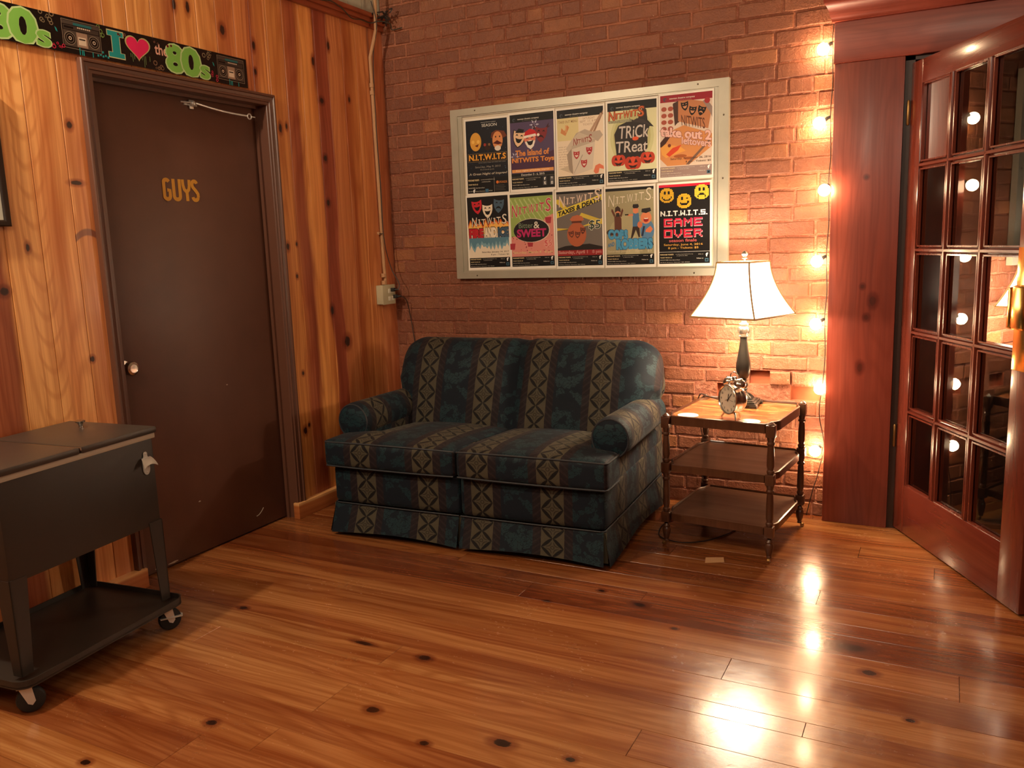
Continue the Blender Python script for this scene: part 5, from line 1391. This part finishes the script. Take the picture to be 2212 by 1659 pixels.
    # 7 bitter & sweet
    P = new(); base(P, (140, 160, 84), K, .935, head=False); r_ = random.Random(5)
    for k in range(7): P.poly([(.03+.1*k, .90), (.05+.1*k, .92), (.30+.12*k, .60), (.28+.12*k, .60)], (170, 184, 116))
    P.poly([(.03, .165), (.97, .165), (.97, .70), (.80, .66), (.60, .50), (.03, .42)], (206, 132, 120))
    for k in range(40): 
        x, y = r_.uniform(.06, .94), r_.uniform(.2, .46); P.ell(x, y, .012, .012, (130, 44, 50) if k % 2 else (196, 100, 96), n=8)
    for x, y in ((.45, .33), (.05, .30), (.86, .62)): P.poly([(x-.07, y+.04), (x+.07, y+.04), (x+.05, y-.04), (x-.05, y-.04)], (160, 50, 60))
    nit(P, .70, .13, (180, 40, 74), (206, 190, 160), .06, .96, .06, ow=.03)
    P.ell(.49, .50, .40, .235, (206, 190, 170)); P.ell(.48, .50, .39, .225, (30, 24, 26)); P.text('Bitter', .21, .535, .52, .60, (118, 134, 108), off=0); P.text('&', .54, .525, .66, .61, (216, 206, 190), off=.01); P.text('SWEET', .17, .42, .80, .515, (176, 36, 96), off=.03, out=(110, 30, 60), ow=.03)
    P.text('$5', .76, .28, .92, .37, (190, 60, 66), off=.0, out=(230, 200, 180), ow=.03); P.text('Saturday, March 4   8 pm', .06, .195, .93, .235, (206, 180, 130), off=.015)
    out.append((P, 'green and pink poster reading Bitter & Sweet, second in the bottom row'))
    # 8 taxes & death
    P = new(); base(P, (106, 98, 92), K, .945, head=False)
    P.poly([(.03, .88), (.10, .88), (.30, .74), (.22, .73), (.03, .83)], (200, 176, 60))
    P.poly([(.03, .52), (.40, .50), (.97, .62), (.97, .56), (.5, .52), (.03, .485)], (196, 172, 66)); P.poly([(.50, .66), (.97, .545), (.97, .60), (.55, .70)], (196, 172, 66))
    P.poly([(.03, .645), (.97, .845), (.97, .925-.01), (.03, .73)], (210, 190, 62)); P.text('TAXES & DEATH', .06, .665, .94, .72, (34, 30, 26), off=.05, rise=.165)
    nit(P, .80, .11, (206, 184, 166), None, .08, .97, .07)
    P.poly([(.03, .20), (.97, .20), (.97, .27), (.7, .31), (.2, .29), (.03, .26)], (34, 26, 24)); P.ell(.44, .43, .20, .23, (166, 88, 56)); P.poly([(.30, .62), (.36, .66), (.46, .675), (.56, .655), (.60, .61), (.5, .58), (.38, .58)], (176, 98, 64)); P.rect(.34, .575, .55, .60, (90, 44, 30))
    for (cx, cy, m_, a) in ((.33, .44, 1, 10), (.46, .43, 1, -6), (.57, .48, -1, -4)): mask(P, cx, cy, .055, (90, 46, 34), m_, (166, 88, 56), (166, 88, 56), a)
    P.text('$5', .70, .48, .93, .60, (30, 50, 44), off=.01, slant=.1, out=(214, 214, 190), ow=.03); P.rect(.03, .165, .97, .235, (140, 34, 36)); P.text('Saturday, April 1   8 pm', .05, .18, .94, .228, (150, 30, 34), off=.0, out=(226, 190, 180), ow=.03)
    out.append((P, 'grey poster reading Taxes & Death with a money bag, middle of the bottom row'))
    # 9 cops and robbers
    P = new(); base(P, (150, 142, 110), K, .94, head=False); P.ell(.5, .45, .40, .30, (162, 154, 118)); P.poly([(.4, .165), (.7, .165), (.6, .40)], (176, 166, 130))
    nit(P, .77, .12, (206, 196, 172), (90, 82, 66), .08, .96, .06, ow=.02)
    P.poly([(.20, .62), (.20, .40), (.31, .38), (.34, .42), (.34, .60), (.30, .66), (.24, .66)], (92, 52, 38)); P.ell(.27, .685, .05, .055, (196, 120, 84)); P.poly([(.21, .68), (.22, .74), (.27, .76), (.32, .73), (.33, .68), (.27, .70)], (60, 40, 32)); P.rect(.235, .63, .30, .675, (44, 34, 30))
    P.poly([(.20, .62), (.14, .70), (.15, .73), (.17, .72), (.22, .65)], (92, 52, 38)); P.poly([(.34, .62), (.38, .70), (.36, .73), (.34, .70), (.31, .64)], (92, 52, 38)); P.ell(.13, .44, .09, .06, (60, 44, 36))
    P.poly([(.56, .66), (.68, .66), (.70, .50), (.56, .50)], (70, 110, 146)); P.ell(.62, .695, .055, .06, (206, 126, 88)); P.poly([(.56, .74), (.57, .77), (.67, .77), (.685, .74), (.66, .72), (.58, .72)], (36, 32, 34)); P.rect(.46, .63, .57, .655, (206, 126, 88)); P.rect(.41, .64, .48, .655, K); P.poly([(.56, .50), (.52, .36), (.55, .36), (.62, .46), (.67, .37), (.70, .37), (.69, .50)], (50, 36, 32))
    P.ell(.84, .45, .135, .19, (84, 124, 160)); P.ell(.82, .60, .105, .11, (212, 128, 88)); P.poly([(.73, .67), (.74, .71), (.90, .72), (.92, .68), (.82, .655)], (36, 32, 34)); P.ell(.82, .575, .05, .04, (150, 34, 30)); P.rect(.785, .585, .855, .597, (236, 226, 212)); P.poly([(.76, .50), (.80, .50), (.76, .38), (.72, .38)], (36, 44, 70)); P.poly([(.90, .50), (.95, .46), (.90, .42), (.80, .43), (.82, .46)], (206, 118, 80)); P.rect(.74, .30, .94, .335, (50, 34, 30)); P.poly([(.90, .35), (.94, .26), (.96, .27), (.92, .36)], K); P.ell(.70, .52, .05, .06, (196, 110, 76))
    P.text('COPS', .08, .365, .45, .465, (70, 144, 186), off=.07, out=(40, 80, 116), ow=.04, rise=-.01); P.text('AND', .06, .255, .19, .30, (60, 110, 150), off=.04, rise=.02); P.text('ROBBERS', .24, .235, .93, .345, (70, 144, 186), off=.07, out=(40, 80, 116), ow=.04)
    P.text('Saturday June 3', .06, .185, .50, .22, (190, 180, 150)); P.text('8pm', .60, .185, .74, .22, (190, 180, 150)); P.text('$5', .84, .185, .92, .22, (190, 180, 150))
    out.append((P, 'olive poster reading Cops and Robbers with cartoon police, fourth in the bottom row'))
    # 10 game over
    P = new(); base(P, (14, 11, 12), (190, 24, 50), .945, head=False)
    def pix(cx, cy, pat, s_=.0185, col=(222, 172, 40)):
        n_ = len(pat); asp = P.W/P.H
        for j, row in enumerate(pat):
            for i, c_ in enumerate(row):
                if c_ == '#': x = cx+(i-len(row)/2)*s_; y = cy+(n_/2-j)*s_*asp; P.rect(x+.0012, y-s_*asp+.001, x+s_-.0012, y-.001, col)
    F1 = ["    ######    ", "  ##########  ", " ############ ", " ###  ##  ### ", "####  ##  ####", "####  ##  ####", "##############", "##############", "## ######## ##", "## ######## ##", "###  ####  ###", " ###      ### ", "  ##########  ", "    ######    "]
    F2 = ["    ######    ", "  ##########  ", " ############ ", " ###  ####### ", "####  ###  ###", "####  ########", "##############", "##########  ##", "### ######  ##", "###        ###", "####      ####", " ############ ", "  ##########  ", "    ######    "]
    F3 = ["    ######    ", "  ##########  ", " ############ ", " ###  ##  ### ", "####  ##  ####", "####  ##  ####", "##############", "##############", "#####    #####", "####      ####", "### ###### ###", " ## ###### ## ", "  ##########  ", "    ######    "]
    pix(.18, .85, F1); pix(.50, .775, F2); pix(.82, .87, F3, col=(226, 200, 60))
    def pixtext(st, x0, y0, x1, y1, col, sh=None):
        F = {'G': ["#####","#....","#.###","#...#","#####"], 'A': [".###.","#...#","#####","#...#","#...#"], 'M': ["#...#","##.##","#.#.#","#...#","#...#"], 'E': ["#####","#....","####.","#....","#####"], 'O': ["#####","#...#","#...#","#...#","#####"], 'V': ["#...#","#...#","#...#",".#.#.","..#.."], 'R': ["####.","#...#","####.","#..#.","#...#"],
             'N': ["#...#","##..#","#.#.#","#..##","#...#"], 'I': ["###",".#.",".#.",".#.","###"], 'T': ["#####","..#..","..#..","..#..","..#.."], 'W': ["#...#","#...#","#.#.#","##.##","#...#"], 'S': ["#####","#....","#####","....#","#####"], '.': [".",".",".",".","#"]}
        tot = sum(len(F[c_][0])+1 for c_ in st)-1; s_ = (x1-x0)/tot; h_ = (y1-y0)/5
        for dx, dy, cc in (((.006, -.006, sh),) if sh else ()) + ((0, 0, col),):
            x = x0
            for c_ in st:
                for j, row in enumerate(F[c_]):
                    for i, q in enumerate(row):
                        if q == '#': P.rect(x+i*s_+dx, y1-(j+1)*h_+dy, x+(i+1)*s_*1.0+dx+.003, y1-j*h_+dy+.001, cc)
                x += (len(F[c_][0])+1)*s_
    pixtext('N.I.T.W.I.T.S.', .06, .605, .92, .665, (232, 228, 222)); pixtext('GAME', .12, .48, .83, .575, (206, 30, 62), (226, 190, 190)); pixtext('OVER', .12, .35, .83, .445, (206, 30, 62), (226, 190, 190))
    P.text('season finale', .22, .295, .73, .33, (206, 96, 96), off=.01); P.text('Saturday, June 4, 2016', .12, .245, .84, .275, (206, 156, 70), off=.01); P.text('8 pm - Tickets: $5', .20, .205, .76, .235, (206, 156, 70), off=.01); P.rect(.03, .175, .97, .179, (200, 196, 190))
    out.append((P, 'black poster with yellow pixel faces reading Game Over, bottom right of the display frame'))
    return out
PC = [(.537, 1.630), (.8125, 1.636), (1.0895, 1.632), (1.3665, 1.640), (1.6415, 1.646), (.531, 1.2215), (.8005, 1.2225), (1.0755, 1.221), (1.3525, 1.221), (1.6345, 1.222)]
for i, ((P, lab), (px, pz)) in enumerate(zip(posters(), PC)):
    k = .0004*i
    M = Matrix(((1, 0, 0, 0), (0, 0, -1, 0), (0, 1, 0, 0), (0, 0, 0, 1)))
    o = P.build('poster', mat_paper, None, M); o.location = (px, -.0235 - k*.9 + (.0026 if i >= 5 else 0), pz)
    o.rotation_euler = (0, R((.3, 0, -.2, .2, .15, -.5, -.6, -.3, -.3, -.2)[i]), 0)
    tag(o, lab, 'poster', 'theatre posters in the display frame')
